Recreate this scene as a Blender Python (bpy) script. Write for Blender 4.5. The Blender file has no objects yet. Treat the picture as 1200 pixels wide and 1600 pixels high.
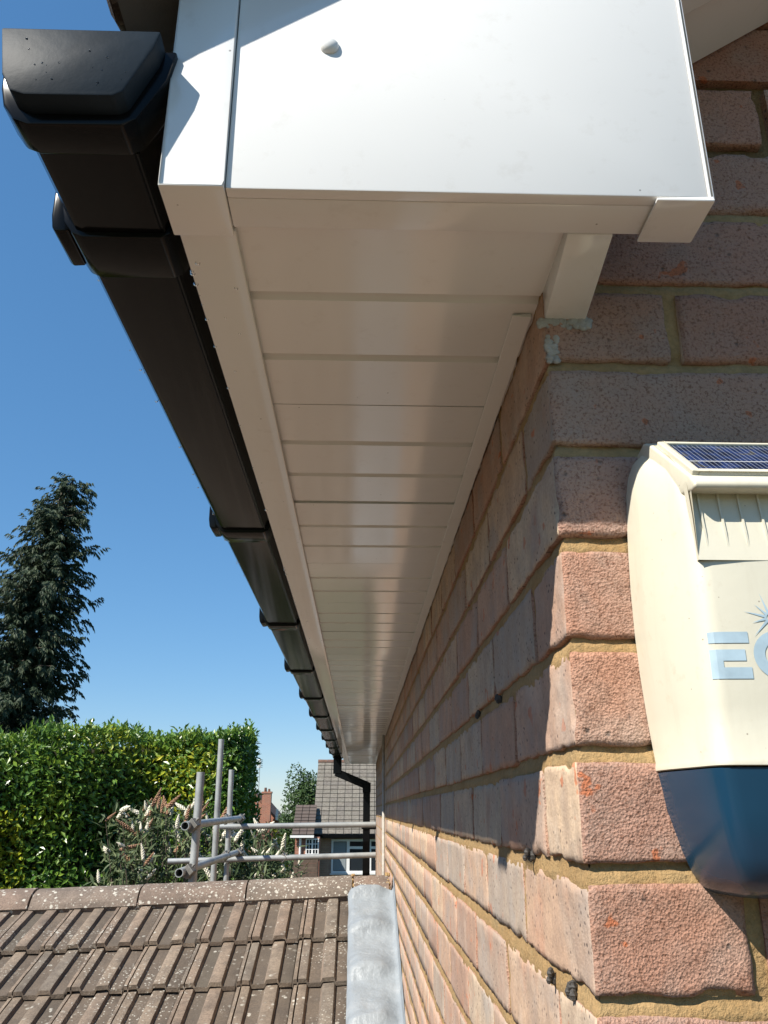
import bpy, bmesh, math, random
from mathutils import Vector, Matrix, noise as mnoise

random.seed(7)
R = math.radians
ZC = 4.5                      # eye height above the ground; most heights below are given relative to it
SC = bpy.context.scene
COL = SC.collection

# ------------------------------------------------------------------ camera, sky, sun, exposure
cam_d = bpy.data.cameras.new('camera')
cam = bpy.data.objects.new('camera', cam_d)
COL.objects.link(cam)
cam.location = (-0.1465, -0.581, ZC)
cam.rotation_euler = (R(90 + 19.9), 0, R(-1.6))
cam_d.sensor_fit = 'VERTICAL'
cam_d.sensor_height = 24.0
cam_d.lens = 24.0 * 1290 / 1600
cam_d.clip_start = 0.02
cam_d.clip_end = 3000
SC.camera = cam

SUN_TO = Vector((-0.795, -0.630, 1.0)).normalized()      # direction towards the sun
elev = math.asin(SUN_TO.z)
azim = math.atan2(SUN_TO.x, SUN_TO.y)
world = bpy.data.worlds.new("World")
SC.world = world
world.use_nodes = True
wn = world.node_tree
bg = wn.nodes['Background']
sky = wn.nodes.new('ShaderNodeTexSky')
sky.sky_type = 'NISHITA'
sky.sun_disc = False
sky.sun_elevation = elev
sky.sun_rotation = azim
sky.altitude = 50
sky.air_density = 1.0
sky.dust_density = 0.1
sky.ozone_density = 10.0
gam = wn.nodes.new('ShaderNodeGamma'); gam.inputs['Gamma'].default_value = 0.6
hsv = wn.nodes.new('ShaderNodeHueSaturation'); hsv.inputs['Saturation'].default_value = 1.3
wn.links.new(sky.outputs[0], gam.inputs['Color'])
wn.links.new(gam.outputs[0], hsv.inputs['Color'])
wn.links.new(hsv.outputs[0], bg.inputs[0])
bg.inputs[1].default_value = 0.145

sun_d = bpy.data.lights.new('sun', 'SUN')
sun_d.energy = 4.1
sun_d.angle = R(0.5)
sun_d.color = (1.0, 0.95, 0.86)
sun = bpy.data.objects.new('sun', sun_d)
COL.objects.link(sun)
sun.rotation_euler = SUN_TO.to_track_quat('Z', 'Y').to_euler()

SC.view_settings.view_transform = 'Standard'
SC.view_settings.look = 'None'
SC.view_settings.gamma = 1
SC.view_settings.use_curve_mapping = False
SC.view_settings.exposure = 0.97

# ------------------------------------------------------------------ helpers
class MB:
    """collects vertices and faces, then links them as one mesh object"""
    def __init__(s):
        s.v = []; s.f = []; s.m = []
    def add(s, verts, faces, mi=0):
        o = len(s.v)
        s.v.extend([tuple(p) for p in verts])
        s.f.extend([tuple(i + o for i in fc) for fc in faces])
        s.m.extend([mi] * len(faces))
    def box(s, a, b, mi=0):
        x0, y0, z0 = a; x1, y1, z1 = b
        v = [(x0,y0,z0),(x1,y0,z0),(x1,y1,z0),(x0,y1,z0),(x0,y0,z1),(x1,y0,z1),(x1,y1,z1),(x0,y1,z1)]
        s.add(v, [(0,3,2,1),(4,5,6,7),(0,1,5,4),(1,2,6,5),(2,3,7,6),(3,0,4,7)], mi)
    def obox(s, c, ax, ay, az, mi=0):
        """box with centre c and half-axis vectors"""
        c = Vector(c)
        v = []
        for k in (-1, 1):
            for i, j in ((-1,-1),(1,-1),(1,1),(-1,1)):
                v.append(c + ax*i + ay*j + az*k)
        s.add(v, [(0,3,2,1),(4,5,6,7),(0,1,5,4),(1,2,6,5),(2,3,7,6),(3,0,4,7)], mi)
    def prism(s, prof, to3, a, b, mi=0, caps=True):
        """closed 2-D profile swept from a to b; to3(p, q, t) gives the point"""
        n = len(prof)
        v = [to3(p, q, a) for p, q in prof] + [to3(p, q, b) for p, q in prof]
        f = [(i, (i+1) % n, n + (i+1) % n, n + i) for i in range(n)]
        if caps:
            f += [tuple(range(n-1, -1, -1)), tuple(range(n, 2*n))]
        s.add(v, f, mi)
    def tube(s, p0, p1, r0, r1=None, n=10, mi=0, caps=True):
        r1 = r0 if r1 is None else r1
        p0 = Vector(p0); p1 = Vector(p1)
        d = (p1 - p0).normalized()
        a = d.orthogonal().normalized(); b = d.cross(a)
        v = []
        for p, r in ((p0, r0), (p1, r1)):
            for i in range(n):
                t = 2*math.pi*i/n
                v.append(p + a*(r*math.cos(t)) + b*(r*math.sin(t)))
        f = [(i, (i+1) % n, n+(i+1) % n, n+i) for i in range(n)]
        if caps:
            f += [tuple(range(n-1, -1, -1)), tuple(range(n, 2*n))]
        s.add(v, f, mi)
    def pipe(s, p0, p1, r, th, n=14):
        """open hollow tube"""
        p0 = Vector(p0); p1 = Vector(p1)
        d = (p1 - p0).normalized()
        a = d.orthogonal().normalized(); b = d.cross(a)
        v = []
        for p, rr in ((p0, r), (p1, r), (p0, r-th), (p1, r-th)):
            for i in range(n):
                t = 2*math.pi*i/n
                v.append(p + a*(rr*math.cos(t)) + b*(rr*math.sin(t)))
        f = []
        for i in range(n):
            j = (i+1) % n
            f += [(i, j, n+j, n+i), (2*n+j, 2*n+i, 3*n+i, 3*n+j), (j, i, 2*n+i, 2*n+j), (n+i, n+j, 3*n+j, 3*n+i)]
        s.add(v, f)
    def mesh(s, name, mats, smooth=False):
        me = bpy.data.meshes.new(name)
        me.from_pydata(s.v, [], s.f)
        if not isinstance(mats, (list, tuple)): mats = [mats]
        for m in mats: me.materials.append(m)
        if len(mats) > 1: me.polygons.foreach_set('material_index', s.m)
        if smooth: me.polygons.foreach_set('use_smooth', [True]*len(s.f))
        me.update()
        return me
    def build(s, name, mats, parent=None, smooth=False, bevel=0, seg=2):
        me = s.mesh(name, mats, False)
        if bevel:
            bm = bmesh.new(); bm.from_mesh(me)
            bmesh.ops.remove_doubles(bm, verts=bm.verts, dist=1e-5)
            bmesh.ops.recalc_face_normals(bm, faces=bm.faces)
            es = [e for e in bm.edges if len(e.link_faces) == 2 and e.calc_face_angle(0) > 0.5]
            bmesh.ops.bevel(bm, geom=es, offset=bevel, segments=seg, profile=0.5, affect='EDGES', clamp_overlap=True)
            for f in bm.faces: f.smooth = smooth
            bm.to_mesh(me); bm.free()
        elif smooth:
            me.polygons.foreach_set('use_smooth', [True]*len(me.polygons))
        return link(name, me, parent)

def link(name, me, parent=None):
    o = bpy.data.objects.new(name, me)
    COL.objects.link(o)
    if parent is not None: o.parent = parent
    return o

def tag(o, label=None, cat=None, group=None, kind=None):
    if label: o['label'] = label
    if cat: o['category'] = cat
    if group: o['group'] = group
    if kind: o['kind'] = kind
    return o

def thing(name, label, cat, loc=(0,0,0), group=None):
    o = bpy.data.objects.new(name, None)
    COL.objects.link(o)
    o.location = loc
    o.empty_display_size = 0.1
    return tag(o, label, cat, group)

def add_copy(src, parent, loc=None, rot=None):
    c = src.copy()
    COL.objects.link(c)
    c.parent = parent
    if loc is not None: c.location = loc
    if rot is not None: c.rotation_euler = rot
    return c

def smooth_angle(o, ang=35):
    me = o.data
    me.polygons.foreach_set('use_smooth', [True]*len(me.polygons))
    bm = bmesh.new(); bm.from_mesh(me)
    bm.normal_update()
    for e in bm.edges:
        if len(e.link_faces) == 2 and e.calc_face_angle(0) > R(ang): e.smooth = False
    bm.to_mesh(me); bm.free()

# ------------------------------------------------------------------ materials
class NT:
    def __init__(s, name):
        s.mat = bpy.data.materials.new(name); s.mat.use_nodes = True
        s.t = s.mat.node_tree; s.b = s.t.nodes['Principled BSDF']
        s.tc = s.n('ShaderNodeTexCoord')
    def n(s, t, **kw):
        nd = s.t.nodes.new(t)
        for k, v in kw.items(): setattr(nd, k, v)
        return nd
    def l(s, a, b): s.t.links.new(a, b)
    def rnd(s):
        """per-object plus per-island random value"""
        oi = s.n('ShaderNodeObjectInfo'); g = s.n('ShaderNodeNewGeometry')
        return s.math('FRACT', s.math('ADD', oi.outputs['Random'], g.outputs['Random Per Island']))
    def math(s, op, a, b=None):
        m = s.n('ShaderNodeMath', operation=op)
        for i, x in enumerate((a, b)):
            if x is None: continue
            if isinstance(x, (int, float)): m.inputs[i].default_value = x
            else: s.l(x, m.inputs[i])
        return m.outputs[0]
    def coord(s, offset_rnd=None, scale=(1,1,1), kind='Object'):
        v = s.tc.outputs[kind]
        mp = s.n('ShaderNodeMapping'); mp.inputs['Scale'].default_value = scale
        s.l(v, mp.inputs['Vector'])
        out = mp.outputs[0]
        if offset_rnd is not None:
            cx = s.n('ShaderNodeCombineXYZ')
            s.l(s.math('MULTIPLY', offset_rnd, 37.0), cx.inputs[0])
            s.l(s.math('MULTIPLY', offset_rnd, 91.0), cx.inputs[1])
            va = s.n('ShaderNodeVectorMath', operation='ADD')
            s.l(out, va.inputs[0]); s.l(cx.outputs[0], va.inputs[1])
            out = va.outputs[0]
        return out
    def noise(s, vec, scale, detail=4, rough=0.55, dist=0.0):
        t = s.n('ShaderNodeTexNoise')
        t.inputs['Scale'].default_value = scale; t.inputs['Detail'].default_value = detail
        t.inputs['Roughness'].default_value = rough; t.inputs['Distortion'].default_value = dist
        s.l(vec, t.inputs['Vector'])
        return t.outputs['Fac']
    def voro(s, vec, scale, feature='F1', rand=1.0):
        t = s.n('ShaderNodeTexVoronoi', feature=feature)
        t.inputs['Scale'].default_value = scale; t.inputs['Randomness'].default_value = rand
        s.l(vec, t.inputs['Vector'])
        return t.outputs['Distance']
    def ramp(s, fac, stops, interp='LINEAR'):
        r = s.n('ShaderNodeValToRGB'); r.color_ramp.interpolation = interp
        e = r.color_ramp.elements
        while len(e) < len(stops): e.new(0.5)
        for el, (p, c) in zip(e, stops):
            el.position = p
            el.color = (*c, 1) if isinstance(c, (tuple, list)) else (c, c, c, 1)
        s.l(fac, r.inputs[0])
        return r.outputs[0]
    def mix(s, fac, a, b, mode='MIX'):
        m = s.n('ShaderNodeMix', data_type='RGBA', blend_type=mode)
        if isinstance(fac, (int, float)): m.inputs[0].default_value = fac
        else: s.l(fac, m.inputs[0])
        for i, x in ((6, a), (7, b)):
            if isinstance(x, (tuple, list)): m.inputs[i].default_value = (*x, 1)
            else: s.l(x, m.inputs[i])
        return m.outputs[2]
    def bump(s, height, strength=0.3, dist=0.01, prev=None):
        b = s.n('ShaderNodeBump'); b.inputs['Strength'].default_value = strength
        b.inputs['Distance'].default_value = dist
        s.l(height, b.inputs['Height'])
        if prev is not None: s.l(prev, b.inputs['Normal'])
        return b.outputs[0]
    def done(s, color=None, rough=0.6, normal=None, **kw):
        if color is not None:
            if isinstance(color, (tuple, list)): s.b.inputs['Base Color'].default_value = (*color, 1)
            else: s.l(color, s.b.inputs['Base Color'])
        if isinstance(rough, (int, float)): s.b.inputs['Roughness'].default_value = rough
        else: s.l(rough, s.b.inputs['Roughness'])
        if normal is not None: s.l(normal, s.b.inputs['Normal'])
        for k, v in kw.items(): s.b.inputs[k.replace('_', ' ')].default_value = v
        return s.mat

def plain(name, col, rough=0.5, var=0.08, scale=20, bump=0.0, **kw):
    t = NT(name); c = t.coord()
    nz = t.noise(c, scale)
    a = tuple(x*(1-var) for x in col); b = tuple(min(1, x*(1+var)) for x in col)
    nrm = t.bump(t.noise(c, scale*8), bump, 0.002) if bump else None
    return t.done(t.ramp(nz, [(0.3, a), (0.7, b)]), rough, nrm, **kw)

def brick_mat(name, rough_face):
    t = NT(name); rn = t.rnd()
    c = t.coord(rn)
    if rough_face:
        base = t.ramp(rn, [(0.0, (.42,.225,.155)), (0.25, (.50,.275,.19)), (0.5, (.43,.25,.185)), (0.75, (.48,.31,.225)), (1.0, (.45,.215,.14))])
    else:
        base = t.ramp(rn, [(0.0, (.52,.32,.22)), (0.17, (.60,.44,.30)), (0.34, (.46,.27,.185)), (0.5, (.63,.48,.33)), (0.66, (.40,.325,.26)), (0.82, (.56,.36,.25)), (1.0, (.38,.245,.18))])
    # clouds of greyer and redder firing
    cl = t.noise(c, 9, 5, .6, .4)
    base = t.mix(t.ramp(cl, [(0.48, 0.0), (0.70, 0.6)]), base, (.38,.315,.265))
    base = t.mix(t.ramp(t.noise(c, 14, 3, .5), [(0.58, 0.0), (0.72, 0.5)]), base, (.50,.25,.16))
    # chipped orange spots, a few only
    base = t.mix(t.ramp(t.noise(c, 38, 3, .5), [(0.665, 0.0), (0.685, 0.75)]), base, (.55,.16,.06))
    if rough_face:
        grain = t.noise(c, 400, 4, .7)
        base = t.mix(t.ramp(grain, [(0.37, 0.7), (0.50, 0.0)]), base, (.17,.075,.045))
        pores = t.ramp(t.voro(c, 75), [(0.06, 0.9), (0.18, 0.0)])
    else:
        # pale sand-faced skin with dark pores, drawn vertically down the face
        st = t.noise(t.coord(rn, (32, 32, 21)), 1.0, 5, .65)
        base = t.mix(t.ramp(st, [(0.40, 0.30), (0.58, 0.0)]), base, (.25,.175,.14))
        base = t.mix(t.ramp(st, [(0.58, 0.0), (0.75, 0.22)]), base, (.62,.50,.38))
        base = t.mix(t.ramp(t.noise(c, 260, 2, .6), [(0.4, 0.22), (0.62, 0.0)]), base, (.22,.14,.11))
        pores = t.ramp(t.voro(c, 150), [(0.10, 0.95), (0.24, 0.0)])
        base = t.mix(t.ramp(t.noise(c, 10, 4, .6), [(0.50, 0.0), (0.68, 0.6)]), base, (.33,.30,.275))
    sp = t.math('MULTIPLY', pores, t.ramp(t.noise(c, 30, 3), [(0.5, 0.0), (0.58, 1.0)] if rough_face else [(0.42, 0.0), (0.52, 1.0)]))
    base = t.mix(sp, base, (.09,.07,.06))
    # lime bloom and soot in a few broad patches
    base = t.mix(t.ramp(t.noise(c, 6, 4, .6), [(0.60, 0.0), (0.74, 0.35)]), base, (.60,.52,.44))
    base = t.mix(t.ramp(t.noise(c, 8, 4, .65), [(0.62, 0.0), (0.78, 0.45)]), base, (.15,.115,.10))
    gr = t.math('ADD', t.math('MULTIPLY', t.voro(c, 560), 0.55), t.math('MULTIPLY', t.noise(c, 420, 5, .75), 0.9))
    h = t.math('SUBTRACT', gr, t.math('MULTIPLY', sp, 0.8))
    h2 = t.noise(c, 70, 5, .65)
    nrm = t.bump(h2, 0.4 if rough_face else 0.25, 0.005)
    nrm = t.bump(h, 0.75 if rough_face else 0.3, 0.0024 if rough_face else 0.0012, nrm)
    return t.done(base, 0.92, nrm, Specular_IOR_Level=0.2)

def mortar_mat():
    t = NT('sandy mortar'); c = t.coord()
    b = t.ramp(t.noise(c, 16, 4), [(0.3, (.33,.20,.085)), (0.55, (.42,.275,.13)), (0.75, (.28,.205,.11))])
    b = t.mix(t.ramp(t.noise(c, 240, 3, .7), [(0.35, 0.5), (0.6, 0.0)]), b, (.22,.16,.08))
    b = t.mix(t.ramp(t.noise(c, 30, 3), [(0.6, 0.0), (0.75, 0.6)]), b, (.20,.16,.08))
    nrm = t.bump(t.noise(c, 260, 4, .7), 0.8, 0.003)
    return t.done(b, 0.95, nrm, Specular_IOR_Level=0.15)

def pvc_mat():
    t = NT('white upvc'); c = t.coord()
    b = t.ramp(t.noise(c, 5, 3), [(0.3, (.745,.735,.71)), (0.7, (.77,.76,.735))])
    b = t.mix(t.ramp(t.noise(c, 45, 4, .7), [(0.58, 0.0), (0.8, 0.22)]), b, (.46,.41,.34))
    b = t.mix(t.ramp(t.voro(c, 28), [(0.018, 0.7), (0.03, 0.0)]), b, (.12,.10,.08))
    nrm = None
    r = t.ramp(t.noise(c, 12, 4), [(0.3, 0.09), (0.7, 0.15)])
    return t.done(b, r, nrm, Specular_IOR_Level=0.5)

def black_pvc():
    t = NT('black gutter plastic'); c = t.coord(scale=(1, 0.8, 1))
    b = t.ramp(t.noise(c, 6, 2), [(0.35, (.0040,.0044,.005)), (0.7, (.0055,.0058,.0062))])
    return t.done(b, 0.15, None, Specular_IOR_Level=0.14)

def tile_mat(name, cols, lichen=1.0):
    t = NT(name); rn = t.rnd(); c = t.coord(rn)
    b = t.ramp(rn, [(0.0, cols[0]), (0.35, cols[1]), (0.65, cols[2]), (1.0, cols[3])])
    b = t.mix(t.ramp(t.noise(c, 11, 5, .65), [(0.42, 0.0), (0.68, 0.65)]), b, (.085,.070,.058))
    b = t.mix(t.ramp(t.noise(c, 150, 3, .7), [(0.35, 0.45), (0.58, 0.0)]), b, (.07,.055,.045))
    # crusty pale lichen discs
    v = t.n('ShaderNodeVectorMath', operation='ADD')
    ns = t.n('ShaderNodeTexNoise'); ns.inputs['Scale'].default_value = 60
    t.l(c, ns.inputs['Vector'])
    mm = t.n('ShaderNodeVectorMath', operation='SCALE'); mm.inputs['Scale'].default_value = 0.012
    t.l(ns.outputs['Color'], mm.inputs[0]); t.l(c, v.inputs[0]); t.l(mm.outputs[0], v.inputs[1])
    d1 = t.ramp(t.voro(v.outputs[0], 34), [(0.20, 1.0), (0.27, 0.0)])
    d2 = t.ramp(t.voro(v.outputs[0], 75), [(0.20, 1.0), (0.30, 0.0)])
    wp = t.n('ShaderNodeNewGeometry').outputs['Position']          # patches run on from tile to tile
    o_ = .09 if lichen > 1 else 0
    where = t.ramp(t.noise(wp, 3.2, 5, .65), [(0.50-o_, 0.0), (0.60-o_, 1.0)])
    where2 = t.ramp(t.noise(wp, 6.0, 5, .7), [(0.50-o_, 0.05), (0.60-o_, 1.0)])
    li = t.math('MULTIPLY', t.math('MAXIMUM', t.math('MULTIPLY', d1, where2), t.math('MULTIPLY', d2, where)), 0.8*lichen)
    b = t.mix(li, b, (.52,.49,.42))
    h = t.math('ADD', t.noise(c, 170, 4, .7), t.math('MULTIPLY', li, 0.4))
    nrm = t.bump(h, 0.6, 0.004)
    return t.done(b, 0.92, nrm, Specular_IOR_Level=0.2)

def leaf_mat(name, stops, rough=0.4, trans=0.25, spec=0.5, clump=0.6):
    t = NT(name)
    g = t.n('ShaderNodeNewGeometry')
    rn = g.outputs['Random Per Island']
    c = t.coord()
    f = t.math('ADD', t.math('MULTIPLY', rn, 1-clump), t.math('MULTIPLY', t.ramp(t.noise(c, 1.1, 3), [(0.3, 0.0), (0.7, 1.0)]), clump))
    col = t.ramp(f, stops)
    m = t.done(col, rough, None, Specular_IOR_Level=spec)
    tr = t.n('ShaderNodeBsdfTranslucent'); t.l(col, tr.inputs['Color'])
    mx = t.n('ShaderNodeMixShader'); mx.inputs[0].default_value = trans
    t.l(t.b.outputs[0], mx.inputs[1]); t.l(tr.outputs[0], mx.inputs[2])
    t.l(mx.outputs[0], t.t.nodes['Material Output'].inputs['Surface'])
    return m

M_BR = brick_mat('rough drag-faced brick', True)
M_BS = brick_mat('sand-faced brick', False)
M_MO = mortar_mat()
M_PVC = pvc_mat()
M_BLK = black_pvc()
M_BLKD = plain('dusty black plastic', (.014,.022,.031), .5, .3, 14, .1, Specular_IOR_Level=0.07)
M_TILE = tile_mat('weathered brown concrete tile', [(.235,.182,.135), (.285,.222,.165), (.26,.19,.14), (.215,.178,.14)])
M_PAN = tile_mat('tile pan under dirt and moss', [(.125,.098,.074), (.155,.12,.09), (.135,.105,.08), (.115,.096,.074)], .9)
M_RIDGE = tile_mat('lichen crusted ridge tile', [(.22,.165,.13), (.25,.18,.14), (.21,.16,.13), (.24,.19,.15)], 1.1)
M_DARKTILE = tile_mat('dark main roof tile', [(.10,.08,.065), (.12,.09,.07), (.11,.085,.07), (.09,.075,.06)], 0.3)
M_UNDER = plain('fibre cement undercloak', (.16,.13,.105), .9, .25, 12, .4)
M_SEAL = plain('old white sealant', (.40,.37,.32), .6, .2, 60, .5)
M_DARK = plain('dark rusty metal', (.05,.045,.04), .6, .3, 60, .3)
M_GALV = plain('galvanised steel tube', (.36,.37,.36), .5, .22, 9, .15, Metallic=0.35)
M_COUP = plain('scaffold coupler steel', (.20,.19,.17), .55, .3, 30, .3, Metallic=0.5)
M_WOOD = plain('brown timber', (.10,.065,.045), .8, .3, 8, .3)

def lead_mat():
    t = NT('weathered lead'); c = t.coord()
    b = t.ramp(t.noise(c, 7, 5, .6), [(0.3, (.21,.232,.252)), (0.6, (.255,.278,.295)), (0.8, (.31,.325,.335))])
    b = t.mix(t.ramp(t.noise(c, 30, 4, .6), [(0.6, 0.0), (0.75, 0.35)]), b, (.42,.43,.43))
    nrm = t.bump(t.noise(c, 24, 4), 0.6, 0.014)
    return t.done(b, 0.5, nrm, Specular_IOR_Level=0.4)
M_LEAD = lead_mat()

# ------------------------------------------------------------------ ground
def ground():
    t = NT('lawn and soil'); c = t.coord()
    b = t.ramp(t.noise(c, 0.25, 5), [(0.35, (.045,.07,.022)), (0.6, (.075,.10,.035)), (0.75, (.12,.10,.06))])
    b = t.mix(t.ramp(t.noise(c, 14, 4), [(0.4, 0.4), (0.65, 0.0)]), b, (.03,.045,.015))
    m = t.done(b, 0.95, t.bump(t.noise(c, 20, 4), 0.6, 0.05))
    g = MB(); n = 24; S = 1400
    # finer towards the house
    xs = [math.copysign(abs(i/(n/2))**2.2, i) * S for i in range(-n//2, n//2+1)]
    for y in xs:
        for x in xs: g.v.append((x, y, 0.0))
    w = len(xs)
    for j in range(w-1):
        for i in range(w-1): g.f.append((j*w+i, j*w+i+1, (j+1)*w+i+1, (j+1)*w+i)); g.m.append(0)
    tag(g.build('ground', m), kind='structure')
    t = NT('brown bounce gravel'); c = t.coord()  # unseen brown sheet, added to bounce warm light up onto the soffit
    b = t.ramp(t.noise(c, 2.0, 5), [(0.3, (.115,.070,.040)), (0.7, (.155,.095,.052))])
    b = t.mix(t.ramp(t.noise(c, 90, 3, .7), [(0.4, 0.4), (0.6, 0.0)]), b, (.05,.04,.03))
    m = t.done(b, 0.9, t.bump(t.noise(c, 60, 4), 0.4, 0.01))
    p = MB(); p.box((-7, -7, -0.1), (9, 8.0, 0.02))
    tag(p.build('bounce_ground', m), kind='structure')
ground()

# ------------------------------------------------------------------ the brick house
house = thing('brick_house', 'pink brick house corner with white plastic eaves box and long boarded soffit', 'house', (0, 0, 0))
Z = lambda z: z + ZC
LEN = 7.32           # length of the side wall
WID = 6.0            # width of the gable
Z0, CP = -0.1155, 0.0755     # height of a bed joint and the course pitch
BH = 0.0650
PIT = 0.69           # roof slope
def gable_top(x):    # underside of the verge soffit on the wall face
    return 0.551 + PIT*(x if x < WID/2 else WID - x)

def build_walls():
    # mortar: one mesh, a height field in the near part and plain slabs behind it
    mb = MB()
    mb.box((0.010, 0.010, 0), (0.28, LEN-0.004, Z(0.52)))
    prof = [(0.0101, 0), (WID, 0), (WID, Z(0.53)), (WID/2, Z(gable_top(WID/2)-.02)), (0.0101, Z(0.53))]
    mb.prism(prof, lambda p, q, t: (p, t, q), 0.0101, 0.27)
    mb.box((0.3, LEN-0.25, 0), (WID, LEN-0.005, Z(0.5)))
    def depth(u, z, side):
        k = (z - Z0)/CP
        fr = (k - math.floor(k))*CP
        if fr > CP/2: fr -= CP                      # distance above the middle of the nearest bed joint
        jn = mnoise.noise(Vector((u*14, z*9, 3.1+side*7)))*0.0016
        gr = mnoise.noise(Vector((u*90, z*90, 1.7+side*5)))*0.0011 + mnoise.noise(Vector((u*260, z*260, 9+side)))*0.0006
        h = 0.0066
        v = (fr + h)/(2*h)                         # 0 at the bottom of the joint, 1 at its top
        if -0.2 < v < 1.2:
            v = min(1, max(0, v))
            q = min(1, u/.09) if side else 0          # the side joints are struck flusher than the corner's
            d = (0.0012 + 0.0026*v**2)*q + (0.0014 + 0.0050*v**2.2)*(1 - q)
        else:
            d = 0.0028
        k = min(1, max(0, (u - .004)/.012))
        zc_ = mnoise.noise(Vector((5.5, z*60, 2.2)))*0.0012
        return max(0.0006, d + (jn + gr)*k + zc_*(1-k))
    def field(u0, u1, z0, z1, st, side):
        nu = int((u1-u0)/st); nz = int((z1-z0)/st)
        o = len(mb.v)
        for j in range(nz+1):
            z = z0 + (z1-z0)*j/nz
            for i in range(nu+1):
                u = u0 + (u1-u0)*i/nu
                d = depth(u, z, side); u = max(u, d) if i < 12 else u
                mb.v.append((d, u, Z(z)) if side else (u, d, Z(z)))
        w = nu+1
        for j in range(nz):
            for i in range(nu):
                q = (o+j*w+i, o+j*w+i+1, o+(j+1)*w+i+1, o+(j+1)*w+i)
                mb.f.append(q[::-1] if side else q); mb.m.append(0)
    field(0.0, 0.62, -0.30, 0.548, 0.0038, 0)
    field(0.0, 1.6, -0.62, 0.46, 0.0055, 1)
    field(0.62, 1.2, -0.30, 0.548, 0.012, 0)
    field(1.6, LEN-0.01, -0.92, 0.46, 0.012, 1)
    wall = mb.build('wall', M_MO, house, smooth=True)
    tag(wall)

    # --- brick shapes: worn boxes, cut fine enough for their distance
    def brick_mesh(lx, ly, lz, cell, seed, mats, rough=0.0011):
        nx, ny, nz = (max(2, int(round(l/cell))) for l in (lx, ly, lz))
        vid = {}; V = []; F = []; MI = []
        def vert(i, j, k):
            key = (i, j, k)
            if key in vid: return vid[key]
            p = Vector((lx*(i/nx-.5), ly*(j/ny-.5), lz*(k/nz-.5)))
            r = 0.0019
            inn = Vector((max(-lx/2+r, min(lx/2-r, p.x)), max(-ly/2+r, min(ly/2-r, p.y)), max(-lz/2+r, min(lz/2-r, p.z))))
            d = p - inn
            if d.length > 1e-9:
                nrm = d.normalized(); p = inn + nrm*r
                s = Vector((seed*3.7, seed*1.3, seed*9.1))
                w = mnoise.noise(p*22 + s)*0.0008 + mnoise.noise(p*60 + s)*rough + mnoise.noise(p*170 + s)*rough*0.75
                chip = mnoise.noise(p*34 + s*1.7)
                edge = sum(1 for a in range(3) if abs(d[a]) > 1e-6)
                if edge > 1 and chip > 0.22: w -= (chip-0.22)*0.011
                if k == 0: p = p + Vector((0, 0, max(0, mnoise.noise(p*46 + s))*.005))
                p = p + nrm*w
            vid[key] = len(V); V.append(p[:])
            return vid[key]
        def face(a, b, c, d, mi): F.append((a, b, c, d)); MI.append(mi)
        for i in range(nx):
            for k in range(nz):
                face(vert(i,0,k), vert(i+1,0,k), vert(i+1,0,k+1), vert(i,0,k+1), 0)
        for i in range(nx):
            for j in range(ny):
                face(vert(i,j,0), vert(i,j+1,0), vert(i+1,j+1,0), vert(i+1,j,0), 0)
                face(vert(i,j,nz), vert(i+1,j,nz), vert(i+1,j+1,nz), vert(i,j+1,nz), 0)
        for j in range(ny):
            for k in range(nz):
                face(vert(0,j,k), vert(0,j,k+1), vert(0,j+1,k+1), vert(0,j+1,k), 1)
                face(vert(nx,j,k), vert(nx,j+1,k), vert(nx,j+1,k+1), vert(nx,j,k+1), 1)
        me = bpy.data.meshes.new('brick')
        me.from_pydata(V, [], F)
        for m in mats: me.materials.append(m)
        me.polygons.foreach_set('material_index', MI)
        me.polygons.foreach_set('use_smooth', [True]*len(F))
        me.update()
        return me
    D = 0.030
    mats = [M_BR, M_BS]
    fine = dict(
        CS=[brick_mesh(.2145, .1025, BH, .0045, s, mats) for s in (1, 2, 3)],       # corner stretcher on the gable
        CH=[brick_mesh(.1025, .2170, BH, .0045, s+5, mats) for s in (1, 2, 3)],     # corner header on the gable
        GS=[brick_mesh(.2145, D, BH, .0060, s+9, mats) for s in (1, 2)],
        SS=[brick_mesh(D, .2165, BH, .0075, s+12, mats) for s in (1, 2, 3, 4)])
    mid = dict(
        GS=[brick_mesh(.2145, D, BH, .022, 21, mats)],
        SS=[brick_mesh(D, .2165, BH, .022, s+24, mats) for s in (1, 2)])
    # --- where each brick goes
    items = []           # (kind, centre x, y, z, sx, sy)
    k0 = -int((ZC + Z0)/CP) ; k1 = 40
    for k in range(k0, k1):
        zc = Z0 + (k + .5)*CP
        header = ((k % 2) == 0)          # headers on the gable end, stretchers on the side
        # gable
        if header:
            if zc - BH/2 < gable_top(.05)+.02: items.append(('CH', .05125, .1085, zc))
            x = .1125
        else:
            if zc - BH/2 < gable_top(.11)+.02: items.append(('CS', .10725, .05125, zc))
            x = .2245
        while x < WID - .05:
            cx = x + .10725
            if zc + BH/2 < gable_top(cx) - (0.07 if cx < 3 else 0.02) or (cx < .5 and zc - BH/2 < gable_top(cx)+.02):
                items.append(('GS', cx, D/2, zc))
            x += .2245
        y = .2245 if header else .1090
        while y < LEN - .12:
            if zc < 0.46: items.append(('SS', D/2, y + .10925, zc))
            y += .2250
    # nearest and in view first: these become bricks of their own
    cp = Vector((-0.1465, -0.581, 0))
    fw = Vector((math.sin(R(1.6))*math.cos(R(19.9)), math.cos(R(1.6))*math.cos(R(19.9)), math.sin(R(19.9))))
    up = Vector((0, 0, 1)); rt = fw.cross(up).normalized(); up2 = rt.cross(fw)
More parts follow.
